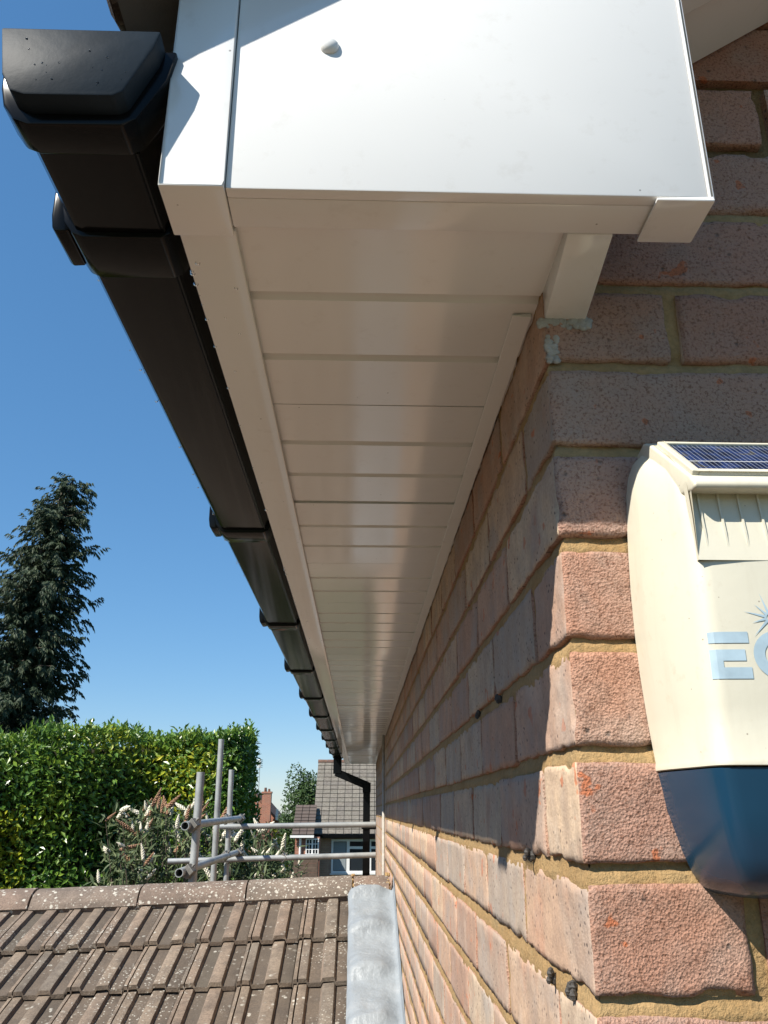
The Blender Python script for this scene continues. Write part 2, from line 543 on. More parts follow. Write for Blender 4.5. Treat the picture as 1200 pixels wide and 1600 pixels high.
    def seen(it):
        kind, x, y, z = it
        q = Vector((x, y if kind in ('SS', 'CH') else 0, z)) - cp
        d = q.dot(fw)
        if d < 0.1: return -1
        a = q.dot(rt)/d*1290; b = q.dot(up2)/d*1290
        if abs(a) > 780 or abs(b) > 940: return -1
        if z > .44 and kind == 'SS': return -1
        if kind == 'GS' and x < .3 and z > .6: return -1
        if y > 2.2 and z < -0.70 + (y-2.2)*.32 - .06 and y < 3.6: return -1
        return 1/(d*d) * ((.2*abs(x-cp.x)/d) if kind == 'SS' else 1)
    items.sort(key=lambda it: -seen(it))
    rng = random.Random(3)
    shown = [it for it in items if seen(it) > 0][:296]
    rest = items[len(shown):]
    for kind, x, y, z in shown:
        near = math.hypot(x-cp.x, y-cp.y) < 1.75
        src = (fine if (near or kind in ('CS', 'CH')) else mid)[kind]
        o = link('brick', rng.choice(src), wall)
        o.location = (x + rng.uniform(-.0008, .0008), y + rng.uniform(-.0008, .0008), Z(z) + rng.uniform(-.0012, .0012))
        if kind in ('CS', 'CH'):
            pass
        j = 0.006
        o.rotation_euler = (rng.uniform(-j, j)*.4, rng.uniform(-j, j), rng.uniform(-j, j)*.5)
    mb = MB()
    for kind, x, y, z in rest:
        w = dict(CS=(.2145, .1025), CH=(.1025, .217), GS=(.2145, D), SS=(D, .2165))[kind]
        e = rng.uniform(-.001, .001)
        a = (x-w[0]/2+e, y-w[1]/2+e, Z(z)-BH/2); b = (x+w[0]/2+e, y+w[1]/2+e, Z(z)+BH/2)
        mb.box(a, b, 1 if kind in ('SS',) else 0)
    me = mb.mesh('brickwork', mats)
    tag(link('brickwork', me, wall), kind='stuff')
    # sealant squeezed into the corner under the soffit
    s = MB()
    rng = random.Random(5)
    for cx, cz, w, h, n in ((.018, .376, .021, .0035, 70), (.006, .352, .0045, .012, 40), (.031, .379, .006, .004, 20)):
        for i in range(n):
            x = cx + rng.uniform(-w, w); z = cz + rng.uniform(-h, h); r = rng.uniform(.0014, .0034)
            s.add(*blob((x, -.0003, Z(z)), r, (1.3, .45, 1)))
    s.build('sealant', M_SEAL, wall, smooth=True)
    # old masonry plugs and cable nails in the bed joints
    for y, z, l in ((.168, -.034, .009), (.115, -.116, .005), (.052, -.114, .005), (.30, .112, .004), (.46, .113, .004)):
        n = MB()
        for q in range(5):
            n.add(*blob((-l*q/5, y + rng.uniform(-.002, .002), Z(z) + rng.uniform(-.004, .004)), .0034 - .0003*q, (1, .8, 1.3)))
        n.build('masonry_nail', M_DARK, wall)

def blob(c, r, sc=(1,1,1), n=6, m=4):
    V = [(c[0], c[1], c[2]+r*sc[2])]; F = []
    for j in range(1, m):
        t = math.pi*j/m
        for i in range(n):
            p = 2*math.pi*i/n + j*.4
            V.append((c[0]+r*sc[0]*math.sin(t)*math.cos(p), c[1]+r*sc[1]*math.sin(t)*math.sin(p), c[2]+r*sc[2]*math.cos(t)))
    V.append((c[0], c[1], c[2]-r*sc[2]))
    for i in range(n):
        F.append((0, 1+i, 1+(i+1) % n))
        for j in range(m-2):
            a = 1+j*n
            F.append((a+i, a+n+i, a+n+(i+1) % n, a+(i+1) % n))
        F.append((len(V)-1, 1+(m-2)*n+(i+1) % n, 1+(m-2)*n+i))
    return V, F
build_walls()

# ------------------------------------------------------------------ eaves: soffit, fascia, box end, verge
def build_eaves():
    zs = .4065                     # underside of the soffit boards
    # boards laid across the eaves, 300 mm each with two V grooves and a dark tongue joint
    W = .2970
    def board(n):
        g, d, t = .0060, .0065, .012
        pr = [(.0018, 0)]
        for q in (.099, .198):
            pr += [(q-g, 0), (q-.0012, d), (q+.0012, d), (q+g, 0)]
        pr += [(W-.0022, 0), (W-.0022, t), (.0018, t)]
        m = MB(); m.prism(pr, lambda p, q, x: (x, p, q), -.262, .0035)
        return m
    me = board(0).mesh('soffit_board', M_PVC)
    y = .209 - W
    i = 0
    while y < LEN - .02:
        o = link('soffit_board', me, house)
        o.location = (0, y, Z(zs) + (.0006 if i % 3 == 1 else 0))
        o.rotation_euler = (.004*math.sin(i*2.3), .003*math.sin(i*1.7), 0)
        y += W; i += 1
    m = MB(); m.box((-.27, -.08, Z(zs+.012)), (.03, LEN, Z(zs+.03)))
    m.build('soffit_bearer', M_WOOD, house)
    # thin trim along the wall, stopped short of the corner
    m = MB()
    m.prism([(-.0180, .0), (-.0015, -.0012), (-.0015, .003), (-.0180, .0015)], lambda p, q, t: (p, t, Z(zs-.003+q)), .031, LEN-.005)
    m.build('soffit_trim', M_PVC, house, bevel=.0005)
    # fascia with its 40 mm bottom return
    m = MB()
    m.prism([(-.2835, -.0065), (-.2415, -.0065), (-.2415, -.0015), (-.2730, -.0015), (-.2730, .150), (-.2835, .150)],
            lambda p, q, t: (p, t, Z(zs+q)), -.079, LEN)
    fascia = m.build('fascia_board', M_PVC, house, bevel=.0016)
    smooth_angle(fascia)
    # corner cap over the front end of the fascia
    m = MB()
    zb = .3970
    m.box((-.2868, -.1285, Z(zb)), (-.2425, -.0760, Z(zb+.0025)))
    m.box((-.2868, -.0835, Z(zb+.0025)), (-.2836, -.0760, Z(.60)))
    m.box((-.2868, -.1285, Z(zb+.0025)), (-.2425, -.0835, Z(.60)))
    cap = m.build('fascia_corner_cap', M_PVC, house, bevel=.0018)
    smooth_angle(cap)
    # front of the box end: panel with 40 mm bottom return
    ztop = lambda x: .600 + PIT*(x + .284)
    m = MB()
    m.prism([(-.2420, .3985), (.0905, .3985), (.0905, ztop(.0905)), (-.2420, ztop(-.2420))], lambda p, q, t: (p, t, Z(q)), -.1250, -.1150)
    m.box((-.2420, -.1151, Z(.3985)), (.0905, -.0845, Z(.4010)))
    pan = m.build('box_end_panel', M_PVC, house, bevel=.0016)
    smooth_angle(pan)
    s = MB()
    V, F = dome((-.1740, -.1250, Z(.5290)), .0072, .0050)
    s.add(V, F); s.build('screw_cap', M_PVC, pan, smooth=True)
    # end cap with its own return, a touch lower and proud
    m = MB()
    m.box((.0905, -.1262, Z(.3970)), (.0945, -.0850, Z(ztop(.09)-.0)))
    m.box((.0540, -.1262, Z(.3945)), (.0945, -.0810, Z(.3970)))
    e = m.build('box_end_cap', M_PVC, house, bevel=.0012)
    smooth_angle(e)
    # square section closing the box against the wall
    m = MB()
    m.prism([(-.0846, .3984), (.0015, .3800), (.0015, .4160), (-.0846, .4160)], lambda p, q, t: (t, p, Z(q)), .0020, .0365)
    b = m.build('box_end_batten', M_PVC, house, bevel=.002)
    smooth_angle(b)
    # verge: barge board with return and the narrow soffit behind it, climbing the gable
    def climb(x0, x1, y0, y1, dz0, dz1, name, mat):
        m = MB()
        m.add([(x0, y0, Z(gable_top(x0)+dz0)), (x1, y0, Z(gable_top(x1)+dz0)), (x1, y1, Z(gable_top(x1)+dz0)), (x0, y1, Z(gable_top(x0)+dz0)),
               (x0, y0, Z(gable_top(x0)+dz1)), (x1, y0, Z(gable_top(x1)+dz1)), (x1, y1, Z(gable_top(x1)+dz1)), (x0, y1, Z(gable_top(x0)+dz1))],
              [(0,3,2,1),(4,5,6,7),(0,1,5,4),(1,2,6,5),(2,3,7,6),(3,0,4,7)])
        return m.build(name, mat, house, bevel=.0012)
    climb(.0946, 3.0, -.1150, -.0780, -.006, -.001, 'barge_board_return', M_PVC)
    climb(.0946, 3.0, -.1150, -.1050, -.001, .190, 'barge_board', M_PVC)
    climb(.0946, 3.0, -.0779, -.001, .000, .009, 'verge_soffit', M_PVC)
    # water drops hanging on the return of the fascia
    rng = random.Random(11)
    t = NT('water drop'); mw = t.done((.9,.9,.9), 0.02, Transmission_Weight=1.0, IOR=1.33)
    d = MB()
    for i in range(46):
        y = -.06 + rng.random()**1.5*1.9
        x = rng.choice((-.2825, -.2825, rng.uniform(-.28, -.244)))
        r = rng.uniform(.0008, .0021)
        V, F = dome((x, y, Z(zs-.0066)), r, r*.9, axis='z')
        d.add(V, F)
    tag(d.build('water_drops', mw, fascia, smooth=True), kind='stuff')

def dome(c, r, h, axis='y', n=16, m=5):
    """half ellipsoid standing on a face, bulging to -axis"""
    V = []; F = []
    for j in range(m):
        t = math.pi/2*j/m
        for i in range(n):
            p = 2*math.pi*i/n
            a, b, e = r*math.cos(t)*math.cos(p), r*math.cos(t)*math.sin(p), -h*math.sin(t)
            V.append((c[0]+a, c[1]+e, c[2]+b) if axis == 'y' else (c[0]+a, c[1]+b, c[2]+e))
    V.append((c[0], c[1]-h, c[2]) if axis == 'y' else (c[0], c[1], c[2]-h))
    for j in range(m-1):
        for i in range(n): F.append((j*n+i, j*n+(i+1) % n, (j+1)*n+(i+1) % n, (j+1)*n+i))
    for i in range(n): F.append(((m-1)*n+i, (m-1)*n+(i+1) % n, len(V)-1))
    return V, F
build_eaves()

def ludlow_profile(w, th):
    """cross-section of a concrete tile with two flat bars and a side lock; (across, height)"""
    s = w/.2
    top = [(0, 0), (.004, .002), (.045, .002), (.050, .0156), (.0535, .0168), (.0885, .0168), (.0915, .0156), (.099, .001), (.143, .002),
           (.149, .0156), (.1525, .0168), (.176, .0168), (.178, .0156), (.179, .004), (.1825, .004), (.1835, .0156), (.1945, .0156), (.1985, .001), (.1995, .0)]
    bot = [(x, z - th) for x, z in reversed(top)]
    return [(x*s, z) for x, z in top], [(x*s, z) for x, z in bot]

def tile_mesh(w, ln, th, seed, mat, cell=.03, dirt=None):
    """tile lying in the local x (across, to -x) / y (up the slope) plane, nose at y = 0"""
    top, bot = ludlow_profile(w, th)
    m = MB(); ny = max(2, int(ln/cell)); n = len(top)
    for side, pr in ((0, top), (1, bot)):
        for j in range(ny+1):
            y = ln*j/ny
            for (x, z) in pr:
                v = Vector((x*9, y*9, seed*5.3))
                dz = mnoise.noise(v*3)*.0016 + mnoise.noise(v*11)*.0009
                dy = (mnoise.noise(Vector((x*55, seed*3.1, 1)))*.0035 + mnoise.noise(Vector((x*160, seed, 4)))*.0022) if j == 0 else 0
                if j == 0 and side == 0: dz -= .0025
                m.v.append((-x, y+dy, z+dz*(1 if side == 0 else .3)))
    for side in (0, 1):
        o = side*(ny+1)*n
        for j in range(ny):
            for i in range(n-1):
                q = (o+j*n+i, o+(j+1)*n+i, o+(j+1)*n+i+1, o+j*n+i+1)
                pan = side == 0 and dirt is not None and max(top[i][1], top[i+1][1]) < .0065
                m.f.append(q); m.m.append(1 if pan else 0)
    o = (ny+1)*n
    for i in range(n-1):
        m.f.append((i, i+1, o+n-2-i, o+n-1-i)); m.m.append(0)
    me = m.mesh('roof_tile', [mat, dirt] if dirt is not None else mat)
    bm = bmesh.new(); bm.from_mesh(me); bmesh.ops.recalc_face_normals(bm, faces=bm.faces)
    for f in bm.faces: f.smooth = True
    for e in bm.edges:
        if len(e.link_faces) == 2 and e.calc_face_angle(0) > R(28): e.smooth = False
    bm.to_mesh(me); bm.free()
    return me

def build_main_roof():
    """the slope over the eaves: deck, undercloak at the verge, first course of tiles"""
    a = math.atan(PIT)
    y0, y1 = -.165, LEN + .17
    zed = lambda x: .610 + PIT*(x + .284)
    m = MB()
    prof = [(-.328, zed(-.328)), (3.0, zed(3.0)), (3.0, zed(3.0)+.022), (-.328, zed(-.328)+.022)]
    m.prism(prof, lambda p, q, t: (p, t, Z(q)), y0, y1)
    prof = [(3.0, zed(3.0)), (6.3, zed(-.3)), (6.3, zed(-.3)+.022), (3.0, zed(3.0)+.022)]
    m.prism(prof, lambda p, q, t: (p, t, Z(q)), y0, y1)
    roof = m.build('roof', M_DARKTILE, house)
    # undercloak strip
    m = MB()
    prof = [(-.333, zed(-.333)-.007), (3.0, zed(3.0)-.007), (3.0, zed(3.0)-.001), (-.333, zed(-.333)-.001)]
    m.prism(prof, lambda p, q, t: (p, t, Z(q)), y0-.004, -.02)
    m.build('undercloak', M_UNDER, roof)
    # eaves tiles
    me = [tile_mesh(.2, .40, .012, s, M_DARKTILE, .05) for s in (1, 2)]
    n = int((y1 - y0)/.2)
    for i in range(n):
        o = link('roof_tile', me[i % 2], roof)
        o.location = (-.350, y0 + (i+0)*.2 + .002, Z(zed(-.350) + .040))
        o.rotation_euler = Matrix(((0, math.cos(a-.05), -math.sin(a-.05)), (-1, 0, 0), (0, math.sin(a-.05), math.cos(a-.05)))).to_euler()
    # mortar bedding under the verge tiles
    m = MB()
    prof = [(-.345, zed(-.345)+.023), (3.0, zed(3.0)+.023), (3.0, zed(3.0)+.05), (-.345, zed(-.345)+.05)]
    m.prism(prof, lambda p, q, t: (p, t, Z(q)), y0+.006, y0+.06)
    m.build('verge_mortar', M_UNDER, roof)
    # eaves board closing the gap behind the gutter
    m = MB(); m.box((-.272, -.11, Z(.55)), (-.250, LEN, Z(.62)))
    m.build('eaves_fillet', M_WOOD, roof)
build_main_roof()

# ------------------------------------------------------------------ gutter
def build_gutter():
    g = thing('gutter', 'long black square-section plastic gutter fixed along the white fascia', 'gutter', (-.34, 0, Z(.45)))
    inv = Vector((.34, 0, -Z(.45)))
    O = lambda x, y, z: (x + .34, y, z - .45)
    outer = [(-.2885, .508), (-.2935, .487), (-.3110, .4525), (-.3155, .4500), (-.3790, .4495), (-.3850, .4520), (-.3920, .4620), (-.3950, .4750), (-.3975, .5100)]
    inner = [(-.3952, .5100), (-.3928, .4755), (-.3900, .4635), (-.3838, .4545), (-.3788, .4520), (-.3160, .4525), (-.3125, .4545), (-.2957, .488), (-.2910, .508)]
    m = MB(); m.prism(outer + inner, lambda p, q, t: O(p, t, q), -.128, LEN + .02)
    ch = m.build('gutter_channel', M_BLK, g, smooth=False); smooth_angle(ch, 25)
    # thin raised bead along the back edge of the sole
    m = MB(); m.tube(O(-.3125, -.10, .4508), O(-.3125, LEN, .4508), .0016, None, 6)
    m.build('bead', M_BLK, ch)
    def grow(e, top=.511):
        c = (-.342, .49)
        out = []
        pts = outer
        for i, (x, z) in enumerate(pts):
            a = Vector(pts[max(0, i-1)]); b = Vector(pts[min(len(pts)-1, i+1)])
            t = (b - a).normalized(); nr = Vector((t.y, -t.x))
            if nr.dot(Vector((x, z)) - Vector(c)) < 0: nr = -nr
            q = Vector((x, z)) + nr*e
            out.append((q.x, min(q.y, top) if i not in (0, len(pts)-1) else top))
        return out
    # stop end: front plate, tapering body, collar
    m = MB()
    p0 = [(-.290, .5110), (-.2935, .4960), (-.3105, .4560), (-.3170, .4520), (-.3760, .4515), (-.3860, .4550), (-.3935, .4700), (-.4000, .5110)]
    m.prism(p0, lambda p, q, t: O(p, t, q), -.150, -.1275)
    cap = m.build('stop_end', M_BLKD, g, bevel=.0016); smooth_angle(cap)
    m = MB()
    m.prism(grow(.0065, .512), lambda p, q, t: O(p, t, q), -.1330, -.1040)
    cr = m.build('collar', M_BLK, cap, bevel=.002); smooth_angle(cr)
    # brackets and unions
    ys = [.016, .785, 1.54, 2.29, 3.02, 3.75, 4.49, 5.23, 5.97, 6.70]
    m = MB()
    m.prism(grow(.0050, .513), lambda p, q, t: O(p, t, q), -.028, .028)
    lip = [(-.3930, .4540), (-.4035, .4530), (-.4075, .4570), (-.4095, .4700), (-.4100, .5200), (-.3960, .5240)]
    m.prism(lip, lambda p, q, t: O(p, t, q), -.024, .024)
    br = m.build('bracket', M_BLK, g, bevel=.002); smooth_angle(br)
    br.location = (0, ys[0], 0)
    for y in ys[1:]: add_copy(br, g, (0, y, 0))
    # far stop end
    m = MB(); m.prism(grow(.004, .512), lambda p, q, t: O(p, t, q), LEN+.012, LEN+.03)
    m.build('stop_end', M_BLK, g)
    # rain drops on the near end
    t = NT('rain drop'); mw = t.done((.95,.95,.95), 0.02, Transmission_Weight=1.0, IOR=1.33)
    rng = random.Random(2)
    d = MB()
    for i in range(17):
        x = -.352 + rng.gauss(0, .017); z = .474 + rng.gauss(0, .012)
        if not (-.39 < x < -.30 and .455 < z < .508): continue
        r = rng.uniform(.0004, .0009)
        V, F = dome(O(x, -.150, z), r, r*.7); d.add(V, F)
    for i in range(44):
        y = .0 + rng.random()*1.4; r = rng.uniform(.0009, .0022)
        V, F = dome(O(-.3962, y, .462+rng.random()*.03), r, r, axis='z'); d.add(V, F)
    tag(d.build('water_drops', mw, cap, smooth=True), kind='stuff')

    # rainwater pipe at the far end
    dp = thing('downpipe', 'black square downpipe with swan neck at the far end of the wall', 'downpipe', (-.075, 7.1, 0))
    path = [(-.345, .452), (-.345, .318), (-.085, .212), (-.085, -4.45)]
    O2 = lambda x, y, z: (x + .075, y, Z(z))
    def sq(a, b, h, name):
        a = Vector(a); b = Vector(b)
        d = (b - a).normalized(); nrm = Vector((d.y, -d.x))
        m = MB()
        v = []
        for p in (a, b):
            for s, yy in ((-1, -1), (1, -1), (1, 1), (-1, 1)):
                q = p + nrm*(s*h)
                v.append(O2(q.x, yy*h, q.y))
        m.add(v, [(0,3,2,1),(4,5,6,7),(0,1,5,4),(1,2,6,5),(2,3,7,6),(3,0,4,7)])
        return m.build(name, M_BLK, dp, bevel=.004)
    h = .0325
    sq(path[0], (path[1][0], path[1][1]-.01), h+.004, 'outlet')
    sq((-.358, .322), (-.072, .206), h, 'swan_neck')
    sq((path[2][0], path[2][1]+.02), path[3], h-.002, 'pipe')
    sq((-.085, .235), (-.085, .150), h+.003, 'socket')
    for z in (-.15, -2.0, -3.8):
        m = MB(); m.box((-.052, -.040, Z(z)), (.074, .040, Z(z+.03)))
        m.build('clip', M_BLK, dp, bevel=.004)
    # thin white waste pipe up the wall beyond the ridge
    m = MB(); m.tube((-.016, 4.18, Z(-1.6)), (-.016, 4.18, Z(.398)), .0075, None, 12)
    wp = m.build('waste_pipe', M_SEAL, None, smooth=True)
    tag(wp, 'thin white plastic pipe clipped up the brick wall below the soffit', 'pipe')
build_gutter()

# ------------------------------------------------------------------ the alarm box on the gable
def build_alarm():
    t = NT('aged cream plastic'); c = t.coord()
    b = t.ramp(t.noise(c, 8, 4), [(0.3, (.60,.56,.44)), (0.7, (.65,.61,.49))])
    b = t.mix(t.ramp(t.noise(c, 70, 4, .7), [(0.60, 0.0), (0.8, 0.4)]), b, (.40,.32,.20))
    b = t.mix(t.ramp(t.noise(t.coord(None, (60, 60, 7)), 1.0, 4, .6), [(0.52, 0.0), (0.75, 0.22)]), b, (.40,.34,.24))
    b = t.mix(t.ramp(t.voro(c, 90), [(0.035, 0.7), (0.06, 0.0)]), b, (.18,.13,.08))
    M_CR = t.done(b, 0.42, t.bump(t.noise(c, 120, 3), 0.06, 0.002))
    t = NT('blue lens plastic'); c = t.coord()
    M_BL = t.done(t.ramp(t.noise(c, 10, 3), [(0.3, (.009,.040,.080)), (0.7, (.012,.052,.10))]), 0.22, t.bump(t.noise(c, 25, 2), 0.05, 0.004), Specular_IOR_Level=0.5)
    M_INK = plain('pale blue print', (.37,.48,.545), .5, .14, 60)
    al = thing('alarm_box', 'cream burglar alarm box with blue base and solar panel on the brick gable', 'alarm box', (.117, 0, Z(.10)))
    O = lambda x, y, z: (x - .117, y, z - .10)
    CX = .117
    # outline: height -> half width at the wall, crease half width, front depth, side depth
    lv = [(.2560, .0500, .0400, .020, .012), (.2500, .0560, .0430, .030, .016), (.2400, .0600, .0465, .046, .020), (.2250, .0630, .0485, .062, .022), (.2050, .0645, .0495, .074, .024),
          (.1800, .0660, .0505, .0800, .025), (.1500, .0672, .0512, .0825, .026), (.1200, .0675, .0516, .0830, .026), (.0900, .0668, .0520, .0825, .026), (.0600, .0650, .0522, .0815, .025), (.0300, .0623, .0520, .0798, .024), (.0285, .0628, .0522, .0806, .0242), (.0255, .0628, .0522, .0806, .0242), (.0250, .0618, .0518, .0792, .024)]
    lb = [(.0240, .0616, .0518, .0790, .024), (.0000, .0580, .0490, .0760, .022), (-.0250, .0510, .0435, .0700, .019), (-.0380, .0460, .0385, .0640, .016), (-.0460, .0405, .0335, .0540, .012), (-.0500, .0335, .0265, .0380, .006)]
    def section(z, w, c, d, s):
        half = [(-w, 0.0), (-w, -s*.55), (-w*.985, -s)]
        # rounded crease between the side facet and the front
        A = Vector((-w*.985, -s)); B = Vector((-c, -d)); Cc = Vector((0, -d-.0025))
        u = (B - A).normalized(); v = (Cc - B).normalized(); r = .010
        p0 = B - u*r; p2 = B + v*r
        half.append(tuple(A.lerp(p0, .5)))
        for i in range(5):
            k = i/4
            q = p0*(1-k)**2 + B*2*k*(1-k) + p2*k*k
            half.append(tuple(q))
        half.append((p2.x*.5, -d-.0018))
        full = half + [(0, -d-.0025)] + [(-x, y) for x, y in reversed(half)]
        return [(CX+x, y, z) for x, y in full]
    def loft(levels, name, mat, top_cap, bot_cap, cut=None):
        m = MB(); secs = [section(*l) for l in levels]; n = len(secs[0])
        for s in secs: m.v += [O(*p) for p in s]
        for j in range(len(secs)-1):
            for i in range(n-1):
                if cut and cut(j, i, n): continue
                m.f.append((j*n+i, (j+1)*n+i, (j+1)*n+i+1, j*n+i+1)); m.m.append(0)
        if top_cap: m.f.append(tuple(range(n))); m.m.append(0)
        if bot_cap: m.f.append(tuple(reversed(range((len(secs)-1)*n, len(secs)*n)))); m.m.append(0)
        o = m.build(name, mat, al); smooth_angle(o, 40)
        return o
    # the cover: its front is open at the top, where the louvred recess and the panel sit
    n = len(section(*lv[0]))
    ic = 6
    iv = [i for i, l in enumerate(lv) if l[0] <= .1500][0]     # level where the recess runs out
    cov = loft(lv, 'cover', M_CR, True, True, lambda j, i, n: j < iv and ic <= i < n-1-ic)
    loft(lb, 'lens_base', M_BL, True, True)
    # recess behind the lip, curved back in
    xl = .0500
    m = MB()
    pr = [(-0.0765, .2050), (-0.0770, .1960), (-0.0777, .1880), (-0.0793, .1790), (-0.0813, .1690), (-0.0834, .1590), (-0.0850, .1495)]
    nn = len(pr)
    for sx in (-1, 1): m.v += [O(CX+sx*xl, y, z) for y, z in pr]
    for i in range(nn-1): m.f.append((i, i+1, nn+i+1, nn+i)); m.m.append(0)
    # cheeks closing the recess at the sides, meeting the cover's crease
    for sx in (-1, 1):
        o = len(m.v)
        ck = [(-0.0765, .2050), (-0.0770, .1960), (-0.0777, .1880), (-0.0793, .1790), (-0.0813, .1690), (-0.0834, .1590), (-0.0849, .1500), (-0.0844, .1800), (-0.0820, .2050)]
        m.v += [O(CX+sx*(xl+.0004), y, z) for y, z in ck]
        m.f.append(tuple(range(o, o+len(ck)))); m.m.append(0)
    rc = m.build('recess', M_CR, cov, smooth=False); smooth_angle(rc, 50)
    # louvre fins
    fm = MB()
    bk = [(-0.0760, .2030), (-0.0773, .1880), (-0.0788, .1790), (-0.0808, .1690), (-0.0833, .1560)]
    ft = [(-0.0836, .1570), (-0.0824, .1690), (-0.0808, .1790), (-0.0795, .1880), (-0.0788, .2030)]
    k5 = bk + ft
    fm.add([(sg*.0007, y, z) for sg in (-1, 1) for y, z in k5],
           [(i, i+1, 8-i, 9-i) for i in range(4)] + [(19-i, 18-i, 11+i, 10+i) for i in range(4)] + [(i, (i+1) % 10, 10+(i+1) % 10, 10+i) for i in range(10)])
    f0 = None
    for i in range(8):
        x = CX - .0425 + i*.0133
        if f0 is None:
            f0 = fm.build('louvre_fin', M_CR, cov); f0.location = O(x, 0, 0)
        else: add_copy(f0, cov, O(x, 0, 0))
    # sloping hood that carries the panel, with a thick rounded lip
    m = MB()
    xs = .0530
    hood = [(-.0040, .2570), (-.0200, .2600), (-.0310, .2540), (-.0880, .2060), (-.0930, .2000), (-.0925, .1960), (-.0880, .1950), (-.0500, .2030), (-.0040, .2300)]
    def hx(y): return xs - .0115*max(0, min(1, (-.02 - y)/-.07)) * -1 if False else xs
    m.prism(hood, lambda p, q, t: O(CX+t*(xs - (.0 if p > -.05 else .003)), p, q), -1, 1)
    hd = m.build('hood', M_CR, al, bevel=.0028, seg=3); smooth_angle(hd, 50)
    # shoulders joining hood and recess to the cover
    for sx in (0, 1):
        m = MB()
        zz = lv[:iv+1]
        for l in zz:
            q = section(*l)[ic if sx == 0 else n-1-ic]
            z = l[0]; xi = CX + (-1 if sx == 0 else 1)*.0498
            if z > .206: y = -.030 - (.2555 - z)/.0495*.0580
            else: y = -.0870 + (.206 - z)/.056*.0025
            m.v += [O(*q), O(q[0]*.5 + xi*.5, min(q[1]*.5 + y*.5 - .0015, y*.4+q[1]*.6), z), O(xi, y, z)]
        for j in range(len(zz)-1):
            for i in range(2):
                m.f.append((j*3+i, (j+1)*3+i, (j+1)*3+i+1, j*3+i+1)); m.m.append(0)
        m.f.append((0, 1, 2)); m.m.append(0)
        sh = m.build('shoulder', M_CR, al, smooth=True)
    # the solar panel let into the hood
    t = NT('solar cell'); c = t.coord()
    sx_ = t.n('ShaderNodeSeparateXYZ'); t.l(c, sx_.inputs[0])
    fr = t.math('FRACT', t.math('DIVIDE', sx_.outputs[0], 0.0035))
    line = t.ramp(fr, [(0.0, 1.0), (0.13, 1.0), (0.16, 0.0), (1.0, 0.0)])
    cells = t.voro(c, 80)
    b = t.ramp(t.math('ADD', t.math('MULTIPLY', cells, .7), t.math('MULTIPLY', t.noise(c, 60, 3), .5)), [(0.25, (.004,.007,.018)), (0.55, (.007,.016,.05)), (0.75, (.014,.035,.13)), (0.85, (.05,.05,.05))])
    b = t.mix(t.math('MULTIPLY', line, .55), b, (.40,.44,.50))
    bus = t.math('FRACT', t.math('DIVIDE', t.math('ADD', sx_.outputs[1], .0107), 0.0420))
    b = t.mix(t.ramp(bus, [(0.0, 0.9), (0.028, 0.9), (0.032, 0.0), (1.0, 0.0)]), b, (.6,.62,.62))
    M_SOL = t.done(b, 0.12)
    top = Vector((0, -.0310, .2540)); low = Vector((0, -.0880, .2060))
    dvec = (low - top); ln = dvec.length; dn = dvec.normalized(); up = Vector((0, dn.z, -dn.y))
    if up.z < 0: up = -up
    m = MB(); hw = .0435
    m.box((-hw, -ln*.44, -.001), (hw, ln*.40, .0012))
    sp = m.build('solar_panel', M_SOL, al)
    mid = (top + low)/2
    Mx = Matrix((( -1, 0, 0), (0, dn.y, up.y), (0, dn.z, up.z)))
    rot = Matrix(((1, 0, 0), (0, -dn.y, up.y), (0, -dn.z, up.z)))
    sp.rotation_euler = rot.to_euler()
    sp.location = Vector(O(CX, mid.y, mid.z)) + up*.0006
    # raised rim around the panel
    m = MB()
    e = .0030
    for a, b_ in (((-hw-.005, -ln*.44-.004, -.001), (-hw, ln*.40+.003, e)), ((hw, -ln*.44-.004, -.001), (hw+.005, ln*.40+.003, e)),
                  ((-hw, ln*.40, -.001), (hw, ln*.40+.003, e)), ((-hw, -ln*.44-.004, -.001), (hw, -ln*.44, e))):
        m.box(a, b_)
    rim = m.build('rim', M_CR, sp, bevel=.0007)
    # print: the letters E and C and a small sunburst
    def face(x, z):
        lo = max((l for l in lv if l[0] <= z), key=lambda l: l[0]); hi = min((l for l in lv if l[0] > z), key=lambda l: l[0])
        k = (z - lo[0])/(hi[0] - lo[0])
        pts = section(*[a*(1-k) + b*k for a, b in zip(lo, hi)])
        for a, b in zip(pts[2:], pts[3:]):
            if a[0] <= x <= b[0]: return a[1] + (b[1]-a[1])*(x-a[0])/(b[0]-a[0]) - .0004
        return -.085
    lt = MB()
    def flat(poly, mb):
        nP = len(poly)
        mb.add([O(x, face(x, z), z) for x, z in poly], [tuple(range(nP))])
    def bar(mb, xa, za, xb, zb, nx=8):
        nx = max(1, int((xb-xa)/.0016)); nz = max(1, int((zb-za)/.004))
        for i in range(nx):
            for j in range(nz):
                c = [(xa+(xb-xa)*(i+p)/nx, za+(zb-za)*(j+q)/nz) for p, q in ((0, 0), (1, 0), (1, 1), (0, 1))]
                mb.add([O(x, face(x, z), z) for x, z in c], [(0, 1, 2, 3)])
    x0, z0, w, h = .0672, .0752, .0238, .0285
    R4 = lambda a, b_, c_, d_: [(x0+w*a, z0+h*b_), (x0+w*c_, z0+h*b_), (x0+w*c_, z0+h*d_), (x0+w*a, z0+h*d_)]
    for a, b_, c_, d_ in ((.0, .76, 1.0, 1.0), (.0, .0, .30, .62), (.3005, .0, 1.0, .24), (.3005, .38, .88, .62)):
        bar(lt, x0+w*a, z0+h*b_, x0+w*c_, z0+h*d_)
    lt.build('printed_letter', M_INK, cov)
    lt = MB()
    cx, cz, ro, ri = .1085, .0894, .0148, .0082
    arc = [math.radians(a) for a in range(42, 319, 8)]
